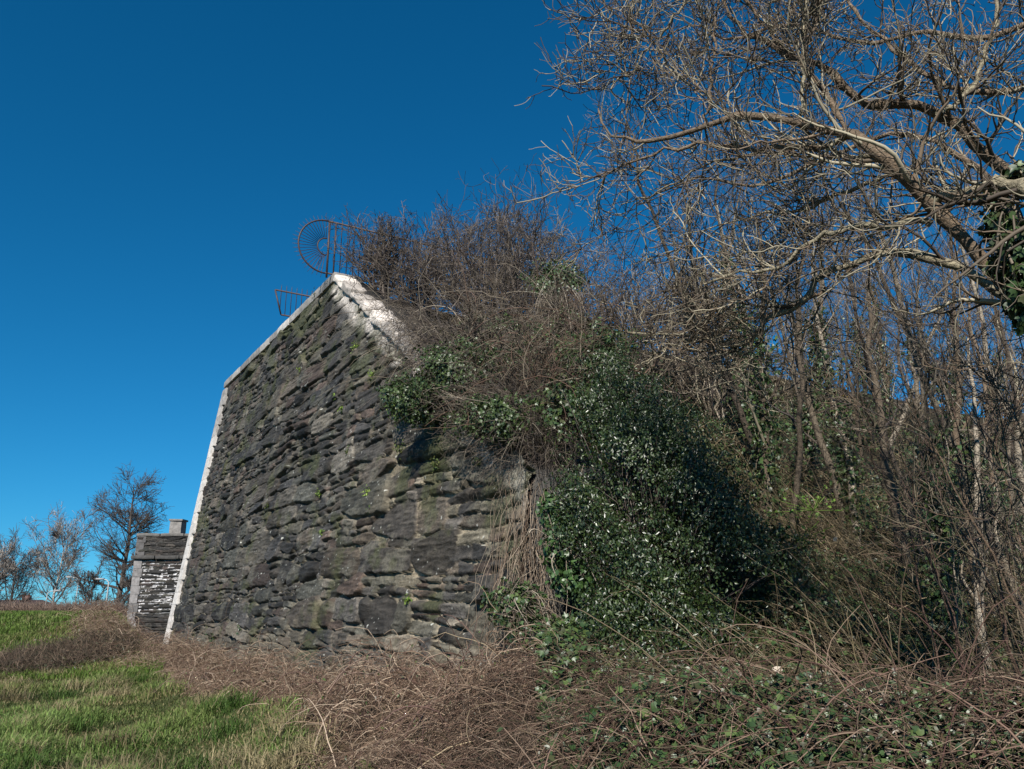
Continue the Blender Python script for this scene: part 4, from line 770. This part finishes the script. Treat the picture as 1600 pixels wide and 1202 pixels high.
# street lamps
for x, Y, yt, lab, arm in [(71, 78, 924, "far street lamp nearest the brown roofed house", .9), (117, 82, 903, "far street lamp between the pale tree and the tall dark tree", -.9), (165, 66, 906, "far street lamp in front of the tall dark tree", -.7)]:
    b = at(x, 950, Y); zt = at(x, yt, Y)[2]; g0 = float(ground_h(b[0], Y)); t = thing("street_lamp", (b[0], Y, g0), lab, "street lamp", "street lamps beyond the field")
    g = MB(); g.tube([(b[0], Y, g0 - .2), (b[0], Y, zt - .2), (b[0] + arm * .3, Y, zt), (b[0] + arm, Y, zt + .04)], [.07, .05, .04, .04], 6, (.35, .36, .36)); g.build("pole", M_flat, t)
    g = MB(); g.box((b[0] + arm * 1.0 - .3, Y - .12, zt), (.6, 0, 0), (0, .24, 0), (0, 0, .12), (.30, .31, .32)); g.build("lamp_head", M_flat, t)
# house
hz = at(30, 950, 120)[2]; xa, xb = at(-60, 945, 120)[0], at(57, 945, 120)[0]; ze, zr = at(30, 949, 120)[2], at(30, 937, 120)[2]; g0 = float(ground_h(xa, 120))
t = thing("house", ((xa + xb) / 2, 124, g0), "low brown roofed house with a chimney at the far left", "house")
g = MB(); g.box((xa + .4, 120.3, g0), (xb - xa - .8, 0, 0), (0, 7.4, 0), (0, 0, ze - g0), (.16, .09, .07)); g.build("walls", M_flat, t)
g = MB(); V = np.array([[xa, 120, ze], [xb, 120, ze], [xb, 128, ze], [xa, 128, ze], [xa + 1.5, 124, zr], [xb - 1.5, 124, zr], [xa, 120, ze - .15], [xb, 120, ze - .15], [xb, 128, ze - .15], [xa, 128, ze - .15]])
g.add(V, [np.array([[0, 1, 5, 4], [2, 3, 4, 5], [6, 7, 1, 0], [7, 8, 2, 1], [9, 8, 7, 6]]), np.array([[1, 2, 5], [3, 0, 4]])], (.07, .045, .038)); rf = g.build("roof", M_flat, t)
xc = at(41, 940, 124)[0]; g = MB(); g.box((xc - .5, 123.6, zr - .5), (1.0, 0, 0), (0, .8, 0), (0, 0, 1.15), (.10, .055, .045)); ch = g.build("chimney", M_flat, rf)
for k in (-.25, .25): g = MB(); g.tube([(xc + k, 124, zr + .65), (xc + k, 124, zr + .95)], .12, 8, (.14, .07, .05)); g.build("chimney_pot", M_flat, ch)
for k in range(3):
    g = MB(); g.box((xa + 2 + k * 3.2, 120.22, g0 + 1.0), (1.3, 0, 0), (0, .06, 0), (0, 0, 1.1), (.5, .5, .5)); w = g.build("window", M_flat, t); g = MB(); g.box((xa + 2.1 + k * 3.2, 120.19, g0 + 1.1), (1.1, 0, 0), (0, .03, 0), (0, 0, .9)); g.build("pane", M_glass, w)
# white van roof behind the rise
v0 = at(176, 953, 58); v1 = at(214, 953, 58); g0 = at(190, 954, 58)[2] - 1.95; t = thing("parked_van", (v0[0] + 1, 59, g0), "white vehicle mostly hidden behind the far grassy rise", "van")
zt = at(190, 954, 58)[2]; L = v1[0] - v0[0] + 1.2
prof = np.array([[0, .3], [0, .95], [.12, 1.05], [.55, 1.12], [1.0, 1.0 * (zt - g0) - .05], [1.4, zt - g0], [L, zt - g0], [L + .08, .9], [L + .08, .3]]); n = len(prof)
V = np.concatenate([np.stack([v0[0] + prof[:, 0], np.full(n, 58.0), g0 + prof[:, 1]], -1), np.stack([v0[0] + prof[:, 0], np.full(n, 59.7), g0 + prof[:, 1]], -1)])
mesh("body", V, [np.array([[i, (i + 1) % n, (i + 1) % n + n, i + n] for i in range(n)]), np.array([list(range(n))[::-1], list(range(n, 2 * n))])], M_car, None, t)
for k in (.6, L - .5):
    g = MB(); g.tube([(v0[0] + k, 57.95, g0 + .32), (v0[0] + k, 58.2, g0 + .32)], .32, 16, (.02, .02, .02)); w = g.build("wheel", M_flat, t); g = MB(); g.tube([(v0[0] + k, 57.93, g0 + .32), (v0[0] + k, 57.96, g0 + .32)], .18, 12, (.4, .4, .4)); g.build("rim", M_flat, w)
g = MB(); g.box((v0[0] + 1.3, 57.97, g0 + 1.1), (1.0, 0, 0), (0, .04, 0), (0, 0, .25)); g.build("window", M_glass, t)
